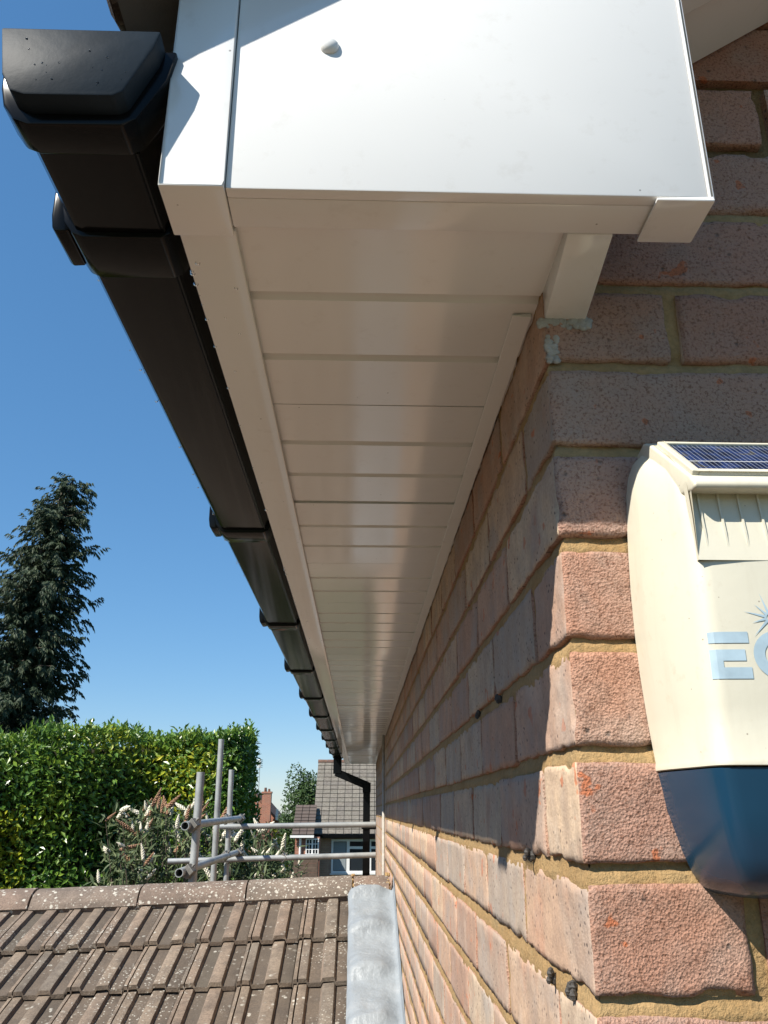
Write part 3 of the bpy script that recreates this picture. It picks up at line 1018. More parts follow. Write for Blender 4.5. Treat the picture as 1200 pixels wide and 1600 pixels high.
    ring = [(cx+ro*1.05*math.cos(a), cz+ro*math.sin(a)) for a in arc] + [(cx+ri*1.05*math.cos(a), cz+ri*math.sin(a)) for a in reversed(arc)]
    k = len(arc)
    P = ring
    lt.add([O(x, face(x, z), z) for x, z in P], [(i, 2*k-1-i, 2*k-2-i, i+1) for i in range(k-1)])
    lt.build('printed_letter', M_INK, cov)
    lt = MB()
    for i in range(12):
        a = 2*math.pi*i/12 + .28; r = .0165 if i % 2 else .012
        c_, s_ = math.cos(a), math.sin(a)
        q = .0009
        flat([(.1062 - s_*q + c_*.002, .1125 + c_*q + s_*.002), (.1062 + c_*r, .1125 + s_*r), (.1062 + s_*q + c_*.002, .1125 - c_*q + s_*.002)], lt)
    lt.build('printed_sunburst', M_INK, cov)
build_alarm()

# ------------------------------------------------------------------ the extension roof below
def build_extension():
    U = Vector((-.007, .932, .362)).normalized()
    L = Vector((-.999, .007, -.035)); L = (L - U*L.dot(U)).normalized()
    N = U.cross(L)
    if N.z < 0: N = -N
    P1 = Vector((-.166, 2.93, Z(-.462)))
    ex = thing('tiled_extension', 'low extension roof of lichen spotted brown concrete tiles against the brick wall', 'extension', P1[:])
    rotm = Matrix((-L, U, N)).transposed()          # local x to the wall, y up the slope, z out
    ex.rotation_euler = rotm.to_euler()
    inv = rotm.inverted()
    loc = lambda p: inv @ (Vector(p) - P1)          # world -> local
    TW, GA = .194, .283
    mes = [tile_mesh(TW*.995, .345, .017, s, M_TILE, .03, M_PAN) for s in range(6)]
    rng = random.Random(4)
    tilt = math.asin(.024/GA)
    for r in range(-8, 1):
        s0 = r*GA
        for c in range(0, 17):
            l0 = .016 + (c-1)*TW
            if c == 0: continue
            o = link('roof_tile', rng.choice(mes), ex)
            ln = .345
            o.location = (-l0, s0 + rng.uniform(-.004, .004), .015 + rng.uniform(-.0015, .0015))
            o.rotation_euler = (-tilt + rng.uniform(-.004, .004), rng.uniform(-.006, .006), rng.uniform(-.006, .006))
    # deck under the tiles and the slope behind the ridge
    m = MB()
    m.box((-3.25, -2.35, -.06), (.15, .33, -.022))
    m.build('roof_deck', M_WOOD, ex)
    m = MB()
    bd = Vector(loc(P1 + Vector((0, 1, -.39)))).normalized()
    a = Vector((-1.55, .40, -.02))
    m.obox(a + bd*1.1, Vector((1.70, 0, 0)), bd*1.1, Vector((0, 0, .012)))
    m.build('back_slope', M_TILE, ex)
    # ridge tiles, segmental, 450 long
    def ridge(seed, ln):
        m = MB(); n = 12; ny = 10
        for j in range(ny+1):
            for shell in (0, 1):
                for i in range(n+1):
                    t = math.pi*(.08 + .84*i/n)
                    r = .118 - shell*.016
                    nz = mnoise.noise(Vector((j*.7+seed*9, i*.5, 2)))*.003 + mnoise.noise(Vector((j*2.1+seed*9, i*2, 5)))*.0015
                    m.v.append((ln*(j/ny-.5), -(r+nz)*math.cos(t), (r+nz)*math.sin(t)*.80))
        w = 2*(n+1)
        for j in range(ny):
            for i in range(n):
                m.f.append((j*w+i, j*w+i+1, (j+1)*w+i+1, (j+1)*w+i)); m.m.append(0)
                m.f.append((j*w+n+1+i, (j+1)*w+n+1+i, (j+1)*w+n+2+i, j*w+n+2+i)); m.m.append(0)
            m.f.append((j*w, (j+1)*w, (j+1)*w+n+1, j*w+n+1)); m.m.append(0)
            m.f.append((j*w+n, j*w+2*n+1, (j+1)*w+2*n+1, (j+1)*w+n)); m.m.append(0)
        for j in (0, ny):
            for i in range(n): m.f.append((j*w+i, j*w+n+1+i, j*w+n+2+i, j*w+i+1)); m.m.append(0)
        me = m.mesh('ridge_tile', M_RIDGE)
        bm = bmesh.new(); bm.from_mesh(me); bmesh.ops.recalc_face_normals(bm, faces=bm.faces); bm.to_mesh(me); bm.free()
        return me
    rm = [ridge(s, .441) for s in range(3)]
    rs = ridge(7, .148)
    upz = inv @ Vector((0, 0, 1))
    ang = math.atan2(-upz.y, upz.z) if False else math.atan2(upz.y, upz.z)
    ry, rz = .413, -.050
    x = .150
    for i in range(8):
        ln = .148 if i == 0 else .441
        o = link('ridge_tile', rs if i == 0 else rm[i % 3], ex)
        o.location = (x - ln/2, ry + rng.uniform(-.002, .002), rz + rng.uniform(-.003, .003))
        o.rotation_euler = (-ang + rng.uniform(-.02, .02), rng.uniform(-.006, .006), rng.uniform(-.004, .004))
        x -= ln + .008
    # mortar filling the joints and the end of the ridge
    m = MB()
    rg = random.Random(8)
    for xx, k in ((-.002, 16), (.146, 26)):
        for i in range(k):
            t = rg.uniform(.3, 2.0)
            r = .112
            m.add(*blob((xx + rg.uniform(-.004, .010), ry - r*math.cos(t), rz + r*math.sin(t)*.82), rg.uniform(.005, .009)))
    tag(m.build('ridge_mortar', M_MO, ex, smooth=True), kind='stuff')
    m = MB(); m.box((-3.25, .322, -.040), (.145, .345, .014)); m.build('ridge_bedding', M_RIDGE, ex)
    # lead flashing dressed over the tiles and up the wall
    m = MB()
    nu, nv = 18, 150
    s_lo, s_hi = -2.30, .300
    upstand = .062
    for j in range(nv+1):
        s = s_lo + (s_hi - s_lo)*j/nv
        r = math.floor(s/GA); fr = s/GA - r
        step = .045*(1 - fr)**1.8
        if fr > .93: step = .045*((fr-.93)/.07)
        wallx = (loc((0.0, (P1 + U*s).y, (P1 + U*s).z))).x
        for i in range(nu+1):
            k = i/nu
            if k <= .78:
                kk = k/.78
                x = -.020 + (wallx + .014)*kk
                fade = min(1, (1-kk)*3.0)*min(1, .45+kk*2)
                z = .030 + step*fade*.95 + mnoise.noise(Vector((x*14, s*11, 2)))*.005 + mnoise.noise(Vector((x*34, s*28, 6)))*.0022
                if i == 0: z -= .018
                if kk > .9: z += (kk-.9)*.06
                p = Vector((x + (mnoise.noise(Vector((s*9, 1, 1)))*.006 if i < 3 else 0), s, z))
                m.v.append(p[:])
            else:
                kk = (k-.78)/.22
                base = rotm @ Vector((wallx, s, .036)) + P1
                w = Vector((-.0035 - mnoise.noise(Vector((s*6, kk*3, 8)))*.0018, base.y, base.z + upstand*kk))
                if kk > .99: w.x = -.0008
                m.v.append(loc(w)[:])
    W = nu+1
    for j in range(nv):
        for i in range(nu):
            m.f.append((j*W+i, j*W+i+1, (j+1)*W+i+1, (j+1)*W+i)); m.m.append(0)
    m.build('lead_flashing', M_LEAD, ex, smooth=True)
    # brick wall under the eaves
    m = MB()
    wz = P1 + U*(-2.1)
    v = [(-3.2, wz.y, 0), (-.02, wz.y, 0), (-.02, wz.y, wz.z-.12), (-3.2, wz.y, wz.z-.22),
         (-3.2, 5.3, 0), (-.02, 5.3, 0), (-.02, 5.3, 3.3), (-3.2, 5.3, 3.2)]
    m.add([loc(p) for p in v], [(0,1,2,3), (5,4,7,6), (1,5,6,2), (4,0,3,7), (3,2,6,7)])
    m.build('wall', M_FARBRICK, ex)

def far_brick(name, c1, c2, scale=1.0):
    t = NT(name); c = t.coord()
    s = t.n('ShaderNodeSeparateXYZ'); t.l(c, s.inputs[0])
    cx = t.n('ShaderNodeCombineXYZ')
    t.l(t.math('ADD', s.outputs[0], s.outputs[1]), cx.inputs[0]); t.l(s.outputs[2], cx.inputs[1])
    br = t.n('ShaderNodeTexBrick'); br.inputs['Scale'].default_value = 1.0
    br.inputs['Brick Width'].default_value = .225; br.inputs['Row Height'].default_value = .075; br.inputs['Mortar Size'].default_value = .006
    br.inputs['Color1'].default_value = (*c1, 1); br.inputs['Color2'].default_value = (*c2, 1); br.inputs['Mortar'].default_value = (.38,.31,.22,1)
    t.l(cx.outputs[0], br.inputs['Vector'])
    b = t.mix(t.ramp(t.noise(c, 3, 4), [(0.4, 0.0), (0.7, 0.35)]), br.outputs['Color'], (.2,.13,.10))
    return t.done(b, 0.92, t.bump(br.outputs['Fac'], -0.3, 0.01))
M_FARBRICK = far_brick('buff brick', (.40,.25,.17), (.33,.20,.14))
M_FARRED = far_brick('red brick', (.36,.13,.08), (.29,.10,.065))
build_extension()

# ------------------------------------------------------------------ scaffold
def build_scaffold():
    sc = thing('scaffold', 'grey galvanised scaffold tubes with couplers standing behind the tiled ridge', 'scaffold', (-1.15, 6, 0))
    O = lambda x, y, z: (x + 1.15, y - 6, Z(z))
    r, th = .0228, .004
    def tube(a, b, name):
        m = MB(); m.pipe(O(*a), O(*b), r, th)
        o = m.build(name, M_GALV, sc); smooth_angle(o, 40)
    tube((-1.075, 4.337, -4.5), (-1.045, 4.336, .206), 'standard')
    tube((-1.215, 6.235, -4.5), (-1.248, 6.231, .535), 'standard')
    tube((-1.205, 6.942, -4.5), (-1.258, 6.938, .335), 'standard')
    tube((-1.085, 4.200, -.076), (-1.165, 7.12, -.058), 'transom')
    tube((-1.095, 4.190, -.308), (-1.175, 7.12, -.328), 'transom')
    tube((-1.32, 6.880, -.126), (1.9, 6.99, -.102), 'ledger') if False else tube((-1.32, 6.885, -.126), (-.008, 6.97, -.110), 'ledger')
    tube((-1.72, 6.840, -.392), (-.008, 6.97, -.350), 'ledger')
    def coup(p, d):
        m = MB(); d = Vector(d).normalized()
        c = Vector(O(*p))
        a = d.orthogonal().normalized(); b = d.cross(a)
        m.obox(c, d*.022, a*.029, b*.027)
        m.tube(c + a*.034 - d*.01, c + a*.056 - d*.01, .007, None, 6)
        m.tube(c - a*.034 + d*.01, c - a*.048 + d*.01, .006, None, 6)
        m.build('coupler', M_COUP, sc, bevel=.006)
    for p in ((-1.062, 4.30, -.075), (-1.066, 4.30, -.307), (-1.15, 6.90, -.062), (-1.152, 6.90, -.330), (-1.228, 6.93, -.115), (-1.222, 6.93, -.375),
              (-1.175, 6.25, -.062), (-1.165, 6.25, -.322), (-.78, 6.92, -.368)):
        coup(p, (.3, 1, .05))
build_scaffold()

# ------------------------------------------------------------------ plants
def leaf_faces(mb, p, d, nrm, ln, w, fold=.25):
    """one leaf: two halves folded along the midrib, four corners each"""
    d = d.normalized(); s = d.cross(nrm)
    if s.length < 1e-6: s = d.orthogonal()
    s.normalize(); n = s.cross(d)
    a = p; b = p + d*ln; c = p + d*(ln*.45)
    l = c + s*(w*.5) + n*(w*fold); r = c - s*(w*.5) + n*(w*fold)
    o = len(mb.v)
    mb.v += [a[:], l[:], b[:], r[:]]
    mb.f += [(o, o+1, o+2), (o, o+2, o+3)]
    mb.m += [0, 0]

def rv(rng):
    while True:
        v = Vector((rng.uniform(-1, 1), rng.uniform(-1, 1), rng.uniform(-1, 1)))
        if 0.05 < v.length < 1: return v.normalized()

M_LAUREL = leaf_mat('laurel leaf', [(0.0, (.04,.10,.018)), (0.35, (.075,.165,.026)), (0.6, (.14,.25,.036)), (0.82, (.26,.35,.045)), (1.0, (.40,.43,.05))], .33, .28, .55, .5)
M_FRESH = leaf_mat('young laurel leaf', [(0.0, (.17,.23,.02)), (0.5, (.36,.40,.03)), (1.0, (.55,.50,.04))], .35, .3, .5, .35)
M_CONIF = leaf_mat('conifer spray', [(0.0, (.022,.04,.022)), (0.5, (.04,.062,.032)), (1.0, (.075,.095,.045))], .6, .15, .3, .45)
M_BUDL = leaf_mat('buddleia leaf', [(0.0, (.04,.07,.03)), (0.5, (.09,.125,.055)), (1.0, (.20,.23,.10))], .6, .2, .3, .4)
M_BROAD = leaf_mat('broadleaf', [(0.0, (.03,.065,.02)), (0.5, (.055,.10,.03)), (1.0, (.10,.15,.045))], .5, .25, .4, .5)
M_YEL = leaf_mat('golden leaf', [(0.0, (.16,.20,.02)), (0.5, (.34,.33,.03)), (1.0, (.50,.42,.04))], .5, .3, .4, .3)
M_RUST = leaf_mat('copper leaf', [(0.0, (.05,.025,.02)), (0.5, (.09,.04,.03)), (1.0, (.14,.07,.045))], .6, .2, .3, .4)
M_BARK = plain('bark', (.11,.085,.065), .95, .35, 6, .6)
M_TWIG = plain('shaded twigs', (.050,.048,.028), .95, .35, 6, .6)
M_WHITEF = plain('white flower spike', (.70,.65,.52), .7, .15, 40, .6)
M_SPENT = plain('spent flower spike', (.30,.17,.10), .85, .3, 40, .6)

def build_hedge():
    h = thing('laurel_hedge', 'tall clipped laurel hedge with glossy leaves and a rounded right end', 'hedge', (-4.0, 10.6, 0))
    O = Vector((-4.0, 10.6, 0))
    rng = random.Random(21)
    top = lambda x: Z(.90 - .03*abs(x+3) + .05*math.sin(x*3.1) + .04*math.sin(x*7.7+1))
    # front face line from the far left to the right end, then round the end
    def surf(u, z):
        """u: metres along the face from the left; returns point and outward normal"""
        x0, x1 = -8.5, -1.85
        ln = x1 - x0
        yf = lambda x: 9.75 + (x + 4.4)*.16 + .18*math.sin(x*1.7) + .10*math.sin(x*4.3+.6) + .22*mnoise.noise(Vector((x*.9, z*.9, 3)))
        if u < ln:
            x = x0 + u
            return Vector((x, yf(x), z)), Vector((.1, -1, .1))
        a = (u - ln)/.62
        a = min(a, math.pi*.9)
        c = Vector((x1, yf(x1) + .62, z))
        rr = .62*(.62 + .12*math.sin(z*2.3) + .15*mnoise.noise(Vector((a, z*1.2, 5))))
        return c + Vector((math.sin(a)*rr, -math.cos(a)*.62, 0)), Vector((math.sin(a), -math.cos(a), .1))
    total = 6.65 + .62*2.6
    mb = MB(); yg = MB()
    for i in range(36000):
        u = rng.random()**.8*total if rng.random() < .8 else 3.0 + rng.random()*(total-3.0)
        if u < 3.2 and rng.random() < .6: u = 3.2 + rng.random()*(total-3.2)
        r = rng.random()
        z = Z(-1.25) + r*2.2 if i < 30000 else rng.uniform(0.3, Z(-1.2))
        p, n = surf(u, z)
        tz = top(p.x)
        if z > tz:
            continue
        k = (tz - z)
        depth = rng.random()**1.6*.42
        if k < .25: depth += (.25-k)*.5
        p = p - n.normalized()*depth + rv(rng)*.06
        d = (rv(rng) + n*.45 + Vector((0, 0, .35))).normalized()
        nn = (n*.8 + Vector((0, 0, .8)) + rv(rng)*.55).normalized()
        fresh = mnoise.noise(Vector((p.x*.9, p.z*.9, 4.4))) + max(0, min(1, (Z(.30) - p.z)/.4))*max(0, min(1, (-3.6 - p.x)/.5))*.95 - .12
        leaf_faces(yg if rng.random()*.8 < fresh else mb, p - O, d, nn, rng.uniform(.065, .115), rng.uniform(.030, .050))
    for i in range(9000):                                  # the top
        u = 2.8 + rng.random()*(total-2.8)
        p, n = surf(u, Z(.8))
        p = p - n.normalized()*rng.random()*1.35
        p.z = top(p.x) + rng.gauss(-.03, .05)
        d = (rv(rng)*.8 + Vector((0, 0, .7))).normalized()
        leaf_faces(mb, p - O, d, (Vector((0, -.3, 1)) + rv(rng)*.6).normalized(), rng.uniform(.06, .11), rng.uniform(.028, .044))
    for i in range(40):                                    # long new shoots
        u = 3.2 + rng.random()*(total-3.6)
        p, n = surf(u, Z(.8)); p = p - n.normalized()*rng.random()*.6; p.z = top(p.x)
        hgt = rng.uniform(.06, .20)
        for q in range(7):
            d = (rv(rng) + Vector((0, 0, 1.2))).normalized()
            leaf_faces(mb, p - O + Vector((0, 0, hgt*q/7)), d, rv(rng), .09*(1-q/12), .032)
    tag(mb.build('foliage', M_LAUREL, h), kind='stuff')
    tag(yg.build('fresh_foliage', M_FRESH, h), kind='stuff')
    # twiggy core
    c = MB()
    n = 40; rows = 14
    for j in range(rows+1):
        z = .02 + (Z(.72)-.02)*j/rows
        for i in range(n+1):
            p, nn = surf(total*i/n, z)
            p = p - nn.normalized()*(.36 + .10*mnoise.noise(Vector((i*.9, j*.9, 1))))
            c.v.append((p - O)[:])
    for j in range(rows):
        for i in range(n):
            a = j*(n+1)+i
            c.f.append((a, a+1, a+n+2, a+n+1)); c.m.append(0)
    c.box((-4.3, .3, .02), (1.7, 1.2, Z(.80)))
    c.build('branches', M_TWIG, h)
build_hedge()

def build_conifer():
    rng = random.Random(31)
    base = Vector((-9.62, 22.5, 0))
    t = thing('conifer_tree', 'tall dark conifer with drooping sprays behind the laurel hedge', 'tree', base[:])
    H = 13.95
    tr = MB()
    pts = [Vector((0, 0, 0)), Vector((.05, 0, 4)), Vector((.05, .05, 8)), Vector((.45, 0, 11.5)), Vector((.85, 0, H-.15))]
    rad = [.30, .25, .18, .10, .03]
    for i in range(4): tr.tube(pts[i], pts[i+1], rad[i], rad[i+1], 10)
    def axis(z):
        for i in range(4):
            if z <= pts[i+1].z: return pts[i].lerp(pts[i+1], (z-pts[i].z)/(pts[i+1].z-pts[i].z))
        return pts[-1]
    # bare bleached leader on the left of the top
    tr.tube((.30, -.25, H-2.6), (.70, -.15, H-.25), .05, .02, 6)
    cr = MB()
    def spray(p, out, L):
        """a flat drooping frond: spine with hanging leaflets"""
        d = out.copy(); q = p.copy()
        n = max(3, int(L/.07))
        for i in range(n):
            d = (d + Vector((0, 0, -.14 - .12*i/n)) + rv(rng)*.10).normalized()
            q2 = q + d*(L/n)
            side = d.cross(Vector((0, 0, 1)))
            if side.length < .1: side = d.orthogonal()
            side.normalize()
            for s in (-1, 1, -.4, .4):
                dd = (d*.6 + side*s*rng.uniform(.3, .9) + Vector((0, 0, -rng.uniform(.3, 1.0)))).normalized()
                leaf_faces(cr, q, dd, rv(rng), rng.uniform(.12, .26)*(1-.3*i/n), rng.uniform(.030, .056), .1)
            q = q2
    lev = 250
    for i in range(lev):
        f = (i/lev)**.88
        z = 3.6 + (H-3.75)*f
        full = .28 + 1.98*(1-f)**.52
        full *= .68 + .55*(.5+.5*mnoise.noise(Vector((z*1.05, 3, 1)))*1.7)
        for b in range(3 if f < .9 else 2):
            az = rng.random()*2*math.pi
            L = max(.2, full*rng.uniform(.45, 1.12)*(1 + .28*mnoise.noise(Vector((math.cos(az)*1.3, math.sin(az)*1.3, z*.8)))))
            out = Vector((math.cos(az), math.sin(az), rng.uniform(.0, .45)))
            p0 = axis(z)
            p1 = p0 + out*L*.55; p2 = p1 + Vector((out.x, out.y, -.12))*L*.45
            if L > .5 and rng.random() < .5: tr.tube(p0, p1, .018, .009, 4, caps=False); tr.tube(p1, p2, .009, .004, 4, caps=False)
            m = max(2, int(L/.14))
            for k in range(m):
                g = (k+.6)/m
                if g < .12 and rng.random() < .6: continue
                q = p0.lerp(p1, g/.55) if g < .55 else p1.lerp(p2, (g-.55)/.45)
                dr = (Vector((out.x, out.y, .05)) + rv(rng)*.75).normalized()
                spray(q + rv(rng)*.08, dr, rng.uniform(.22, .46)*(.6+.4*min(1, L)))
    tr.build('trunk', M_BARK, t)
    tag(cr.build('crown', M_CONIF, t), kind='stuff')
build_conifer()

def build_buddleia():
    rng = random.Random(41)
    base = Vector((-1.75, 7.95, 0))
    t = thing('buddleia_bush', 'straggly buddleia bush with white and spent brown flower spikes before the hedge', 'bush', base[:])
    st = MB(); lf = MB()
    spikes = []
    for i in range(150):
        a = rng.random()*2*math.pi
        x = -2.55 + 1.85*rng.random(); y = 7.95 + rng.uniform(-.45, .75)
        crown = .04 - .30*abs((x+1.95)/.9)**2 if x < -1.1 else -.30 - (x+1.1)*.55
        z = Z(crown - rng.random()**1.4*.75 + rng.uniform(-.03, .06))
        tip = Vector((x, y, z)) - base
        root = Vector((rng.uniform(-.15, .15), rng.uniform(-.15, .15), 0))
        mid = root.lerp(tip, .6) + Vector((0, 0, .3))
        st.tube(root, mid, .012, .007, 4, caps=False); st.tube(mid, tip, .007, .003, 4, caps=False)
        d = (tip - mid).normalized()
        for k in range(34):
            g = rng.random()
            p = mid.lerp(tip, 1-.55*g*g) + rv(rng)*.07
            dd = (rv(rng) + Vector((0, 0, -.2)) + d*.3).normalized()
            leaf_faces(lf, p, dd, (Vector((0, -.3, 1))+rv(rng)*.5).normalized(), rng.uniform(.07, .14), rng.uniform(.018, .032))
        spikes.append((tip, d))
    # low fill on the way down
    for i in range(2600):
        x = rng.uniform(-2.6, -.75); y = rng.uniform(7.45, 8.7)
        z = Z(rng.uniform(-2.2, -.35))
        leaf_faces(lf, Vector((x, y, z))-base, rv(rng), (Vector((0, -.3, 1))+rv(rng)*.6).normalized(), rng.uniform(.08, .15), rng.uniform(.02, .034))
    st.build('stems', M_BARK, t)
    tag(lf.build('foliage', M_BUDL, t), kind='stuff')
    def spike(mat, name, seed, L, r):
        m = MB(); rg = random.Random(seed)
        bend = rg.uniform(-.35, .35)
        for k in range(46):
            g = k/46
            c = (math.sin(bend*g)*L*g*.5, 0, L*g)
            rr = r*(math.sin(math.pi*min(1, g*.85+.12)))*(1-.35*g)
            a = k*2.4
            s = r*.56*(1-.55*g)
            m.add(*blob((c[0]+rr*.55*math.cos(a), rr*.55*math.sin(a), c[2]), s, (1, 1, .9), 5, 3))
        return m.mesh(name, mat, True)
    ws = [spike(M_WHITEF, 'flower_spike', s, .125+.02*(s % 3), .027) for s in range(4)]
    bs = [spike(M_SPENT, 'spent_spike', s+9, .16, .021) for s in range(3)]
    for i, (tip, d) in enumerate(spikes):
        hi = tip.z > Z(-.16)
        brown = rng.random() < (.50 if hi else .15)
        o = link('spent_spike' if brown else 'flower_spike', rng.choice(bs if brown else ws), t)
        o.location = tip
        dd = (d*.5 + Vector((rng.uniform(-1, 1), rng.uniform(-.6, .5), rng.uniform(-.35, 1.0)))*.9).normalized()
        o.rotation_euler = dd.to_track_quat('Z', 'Y').to_euler()
        s = rng.uniform(.6, 1.2) if not brown else rng.uniform(.8, 1.35)
        o.scale = (s, s, s)
build_buddleia()

def build_tree(name, label, base, height, rx, rz, mat, nleaf, size, seed, trunk_r=.14, cat='tree', lobes=9):
    rng = random.Random(seed)
    base = Vector(base)
    t = thing(name, label, cat, base[:])
    tr = MB(); cr = MB()
    cz = height - rz
    tr.tube((0, 0, 0), (0.05, 0, cz*.8), trunk_r, trunk_r*.6, 8, caps=False)
    L = []
    for i in range(lobes):
        v = rv(rng); q = Vector((v.x*rx*.58, v.y*rx*.58, cz + v.z*rz*.62))
        L.append((q, rng.uniform(.38, .62)))
        tr.tube((0.05, 0, cz*.75), q, trunk_r*.45, .015, 5, caps=False)
    L.append((Vector((0, 0, cz + rz*.45)), .55))
    for i in range(nleaf):
        c, k = rng.choice(L)
        v = rv(rng)
        rr = rng.random()**.4
        p = c + Vector((v.x*rx*k, v.y*rx*k, v.z*rz*k))*rr
        p += v*mnoise.noise(p*1.3)*rx*.25
        leaf_faces(cr, p, rv(rng), (v + Vector((0, 0, .6)) + rv(rng)*.5).normalized(), size*rng.uniform(.7, 1.3), size*.55)
    tr.build('trunk', M_BARK, t)
    tag(cr.build('crown', mat, t), kind='stuff')
    return t

build_tree('broadleaf_tree', 'round green broadleaf tree left of the grey tiled roof', (-3.55, 49.3, 0), 7.05, 1.75, 2.6, M_BROAD, 7000, .20, 51, .16)
build_tree('copper_bush', 'dark copper leaved bush below the round green tree', (-3.6, 33.0, 0), 4.15, 1.0, 1.5, M_RUST, 2600, .13, 52, .06, 'bush', 6)
build_tree('golden_shrub', 'slim yellow leaved shrub at the right end of the hedge', (-1.36, 12.1, 0), 4.32, .17, .52, M_YEL, 420, .10, 53, .03, 'shrub', 6)
build_tree('green_shrub', 'low green shrub between the hedge and the brown boarded wall', (-2.75, 24.0, 0), 2.95, 1.0, 1.2, M_BROAD, 2200, .13, 54, .05, 'shrub', 6)
# ------------------------------------------------------------------ houses behind
M_GREYTILE = tile_mat('grey brown far tiles', [(.20,.185,.155), (.235,.215,.18), (.21,.19,.16), (.18,.165,.145)], .2)
M_BRNTILE = tile_mat('dark brown far tiles', [(.11,.085,.075), (.13,.10,.085), (.12,.09,.08), (.10,.08,.07)], .1)
M_REDTILE = tile_mat('red brown far tiles', [(.22,.12,.085), (.25,.14,.10), (.20,.11,.08), (.18,.10,.08)], .1)
t_ = NT('window glass'); M_GLASS = t_.done((.02,.025,.03), 0.05, Specular_IOR_Level=0.6)
M_BLIND = plain('net curtain', (.22,.25,.26), .8, .1, 30)

def tiled_slope(parent, x0, x1, y0, z0, y1, z1, tw, rows, mat, name='roof'):
    """front slope laid in overlapping courses of separate tiles, joined into one part"""
    m = MB()
    dy, dz = (y1-y0)/rows, (z1-z0)/rows
    e = Vector((0, dy, dz)).normalized(); n = Vector((0, -e.z, e.y))
    if n.z < 0: n = -n
    sl = math.hypot(dy, dz)
    rng = random.Random(int(x0*10)+rows)
    nt = max(1, int((x1-x0)/tw))
    tw = (x1-x0)/nt
    for r in range(rows):
        for c in range(nt):
            p = Vector((x0 + (c+.5)*tw, y0 + dy*(r+.5), z0 + dz*(r+.5)))
            t = e*1.0 - n*(.030/sl)
            m.obox(p + n*.025 + n*rng.uniform(-.004, .004), Vector((tw*.5 - .012, 0, 0)), t*(sl*.5), n*.016)
    m.box((x0, y0+.02, z0-.12), (x1, y0+.03, z0-.02))
    # deck beneath
    a = Vector((x0, y0, z0)); 
    m.add([(x0+.02, y0, z0-.01), (x1-.02, y0, z0-.01), (x1-.02, y1, z1-.01), (x0+.02, y1, z1-.01)], [(0,1,2,3)])
    o = m.build(name, mat, parent)
    tag(o, kind='stuff')
    return o

def window(parent, x0, x1, z0, z1, y, mull, trans, fr=.06, blind=()):
    """frame proud of the wall, bars and one pane of glass"""
    m = MB()
    m.box((x0, y-.05, z0), (x1, y+.02, z0+fr)); m.box((x0, y-.05, z1-fr), (x1, y+.02, z1))
    m.box((x0, y-.05, z0+fr), (x0+fr, y+.02, z1-fr)); m.box((x1-fr, y-.05, z0+fr), (x1, y+.02, z1-fr))
    for x, w in mull: m.box((x-w/2, y-.047, z0+fr), (x+w/2, y+.02, z1-fr))
    for (xa, xb, z, w) in trans: m.box((xa, y-.044, z-w/2), (xb, y+.02, z+w/2))
    f = m.build('window', M_PVC, parent)
    g = MB(); g.box((x0+fr, y-.012, z0+fr), (x1-fr, y-.006, z1-fr)); g.build('pane', M_GLASS, f)
    for (xa, xb, za, zb) in blind:
        b = MB(); b.box((xa, y-.018, za), (xb, y-.013, zb)); b.build('blind', M_BLIND, f)
    s = MB(); s.box((x0-.05, y-.12, z0-.05), (x1+.05, y-.051, z0-.004)); s.build('sill', M_PVC, f)
    return f

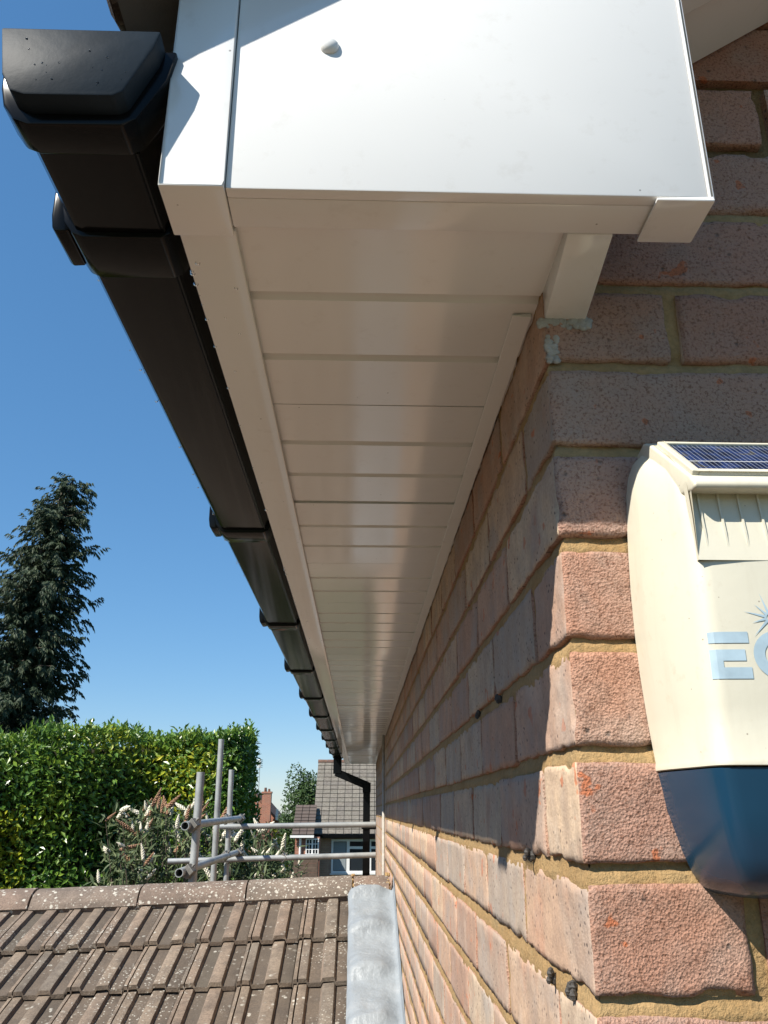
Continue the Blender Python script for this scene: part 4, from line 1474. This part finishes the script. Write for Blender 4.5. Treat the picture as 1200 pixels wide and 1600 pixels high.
def build_far_houses():
    h = thing('grey_roofed_house', 'brick house with a tall grey tiled roof and wide white window beyond the garden', 'house', (-2.2, 39.4, 0))
    O = Vector((-2.2, 39.4, 0))
    # walls
    m = MB(); m.box((.06, .25, 0), (9.0, 7.2, Z(-1.05)))
    m.prism([(.25, Z(-1.05)), (7.2, Z(-1.05)), (3.75, Z(2.20))], lambda p, q, t: (t, p, q), .10, 8.95)
    m.build('wall', M_FARBRICK, h)
    tiled_slope(h, -.06, 9.1, -.15, Z(-1.0), 3.75, Z(2.32), .34, 17, M_GREYTILE)
    m = MB(); m.add([(-.06, 3.75, Z(2.32)), (9.1, 3.75, Z(2.32)), (9.1, 7.4, Z(-1.0)), (-.06, 7.4, Z(-1.0))], [(0,1,2,3)])
    m.build('back_slope', M_GREYTILE, h)
    m = MB()
    for i in range(20): m.tube((-.06+i*.458, 3.75, Z(2.34)), (-.06+i*.458+.45, 3.75, Z(2.34)), .11, .105, 8)
    m.build('ridge', M_REDTILE, h)
    m = MB(); m.box((-.1, -.30, Z(-1.12)), (9.1, -.16, Z(-1.0))); m.build('gutter', M_BLK, h)
    m = MB(); m.box((-.02, -.14, Z(-1.16)), (9.0, .19, Z(-1.06))); m.build('soffit', M_DARK, h)
    x0 = .80
    window(h, x0, x0+2.5, Z(-2.62), Z(-1.20), .25, ((x0+.76, .14), (x0+1.75, .10)), ((x0+.80, x0+2.44, Z(-1.56), .11),), .10,
           ((x0+.12, x0+.66, Z(-2.50), Z(-1.32)),))
    m = MB(); m.box((.10, .14, 0), (.30, .245, Z(-1.35))); m.build('corner_post', M_DARK, h)

    l = thing('brown_roofed_annexe', 'small red brick annexe with dark brown roof and white multi-pane window', 'annexe', (-3.1, 38.2, 0))
    m = MB(); m.box((.15, .2, 0), (1.22, 1.2, Z(-1.08))); m.build('wall', M_FARRED, l)
    tiled_slope(l, .0, .98, 0, Z(-1.0), 2.2, Z(.24), .30, 9, M_BRNTILE)
    m = MB(); m.box((-.05, -.14, Z(-1.10)), (.98, -.02, Z(-1.0))); m.build('gutter', M_PVC, l)
    m = MB(); m.tube((.38, .13, Z(-1.08)), (.38, .13, Z(-2.4)), .05, None, 8); m.build('downpipe', M_PVC, l)
    window(l, .62, 1.19, Z(-1.80), Z(-1.14), .2, ((.77, .03), (.905, .07), (1.04, .03)), ((.63, 1.18, Z(-1.36), .03), (.63, 1.18, Z(-1.58), .03)), .05)
    m = MB()
    f = thing('boarded_fence', 'brown horizontal board fence below the red brick annexe', 'fence', (-3.2, 36.6, 0))
    for i in range(14):
        b = MB(); z = .15 + i*.178
        b.box((0, -.02, z), (1.35, .02, z+.170)); b.build('board', M_WOOD, f)
    for x in (0, 1.30):
        b = MB(); b.box((x, .021, 0), (x+.08, .10, 2.70)); b.build('post', M_WOOD, f)

    c = thing('distant_house', 'distant red brick house with chimney seen past the end of the hedge', 'house', (-7.4, 60, 0))
    m = MB(); m.box((-3.0, .2, 0), (1.45, 6, Z(-.5)))
    m.prism([(-3.0, Z(-.5)), (1.45, Z(-.5)), (-.1, Z(1.1))], lambda p, q, t: (p, t, q), .25, 6); m.build('wall', M_FARRED, c)
    m = MB()
    m.prism([(-.1, Z(1.30)), (1.75, Z(-.62)), (1.75, Z(-.78)), (-.1, Z(1.12))], lambda p, q, t: (p, t, q), 0, 6.2)
    m.prism([(-.101, Z(1.30)), (-.101, Z(1.12)), (-3.3, Z(-.78)), (-3.3, Z(-.62))], lambda p, q, t: (p, t, q), 0, 6.2)
    m.build('roof', M_REDTILE, c)
    m = MB()
    m.box((.62, -.95, 0), (1.22, -.35, Z(1.12))); m.box((.58, -.99, Z(1.12)), (1.26, -.31, Z(1.24)))
    ch = m.build('chimney', M_FARRED, c)
    m = MB()
    m.tube((.80, -.65, Z(1.24)), (.80, -.65, Z(1.50)), .10, .08, 10); m.tube((1.05, -.65, Z(1.24)), (1.05, -.65, Z(1.42)), .09, .07, 10)
    m.build('chimney_pot', M_REDTILE, ch)
    m = MB(); m.box((1.50, -.02, Z(-.60)), (1.68, .0, Z(.10))); m.build('barge_board', M_PVC, c)
    p = thing('aerial_mast', 'thin pale mast with a white aerial head above the distant chimney', 'aerial', (-7.02, 58.9, 0))
    m = MB(); m.tube((0, 0, 0), (0, 0, Z(2.85)), .035, .025, 6); m.build('pole', M_GALV, p)
    m = MB()
    for k in range(5): m.tube((0, 0, Z(2.80+k*.12)), (0, 0, Z(2.84+k*.12)), .20, .20, 10)
    m.tube((0, 0, Z(2.78)), (0, 0, Z(3.36)), .07, .05, 8); m.build('aerial_head', M_PVC, p)
    f = thing('garden_fence', 'dark timber garden fence behind the scaffold and buddleia', 'fence', (-8.0, 27.5, 0))
    for i in range(10):
        b = MB(); b.box((i*.62, -.03, .05), (i*.62+.60, .03, 2.55)); b.build('panel', M_WOOD, f)
    blocker = thing('sky_blocker_house', 'added brick house out of view on the left, blocking low sky light', 'house', (-11, -1, 0))  # unseen house, added to cut low sky light on the shaded side wall
    m = MB(); m.box((-7, -8, 0), (0, 8, 5.2))
    m.prism([(-7, 5.2), (0, 5.2), (-3.5, 8.6)], lambda p, q, t: (p, t, q), -8, 8); m.build('wall', M_FARBRICK, blocker)
    m = MB()
    m.prism([(.35, 4.95), (-3.5, 8.70), (-3.5, 8.90), (.35, 5.15)], lambda p, q, t: (p, t, q), -8.2, 8.2)
    m.prism([(-3.501, 8.70), (-7.35, 4.95), (-7.35, 5.15), (-3.501, 8.90)], lambda p, q, t: (p, t, q), -8.2, 8.2)
    m.build('roof', M_BRNTILE, blocker)
    for y in (-5, 0, 5):
        m = MB(); m.box((.002, y-.7, 3.2), (.05, y+.7, 4.4)); f = m.build('window', M_PVC, blocker)
        m = MB(); m.box((.051, y-.62, 3.28), (.056, y+.62, 4.32)); m.build('pane', M_GLASS, f)
build_far_houses()
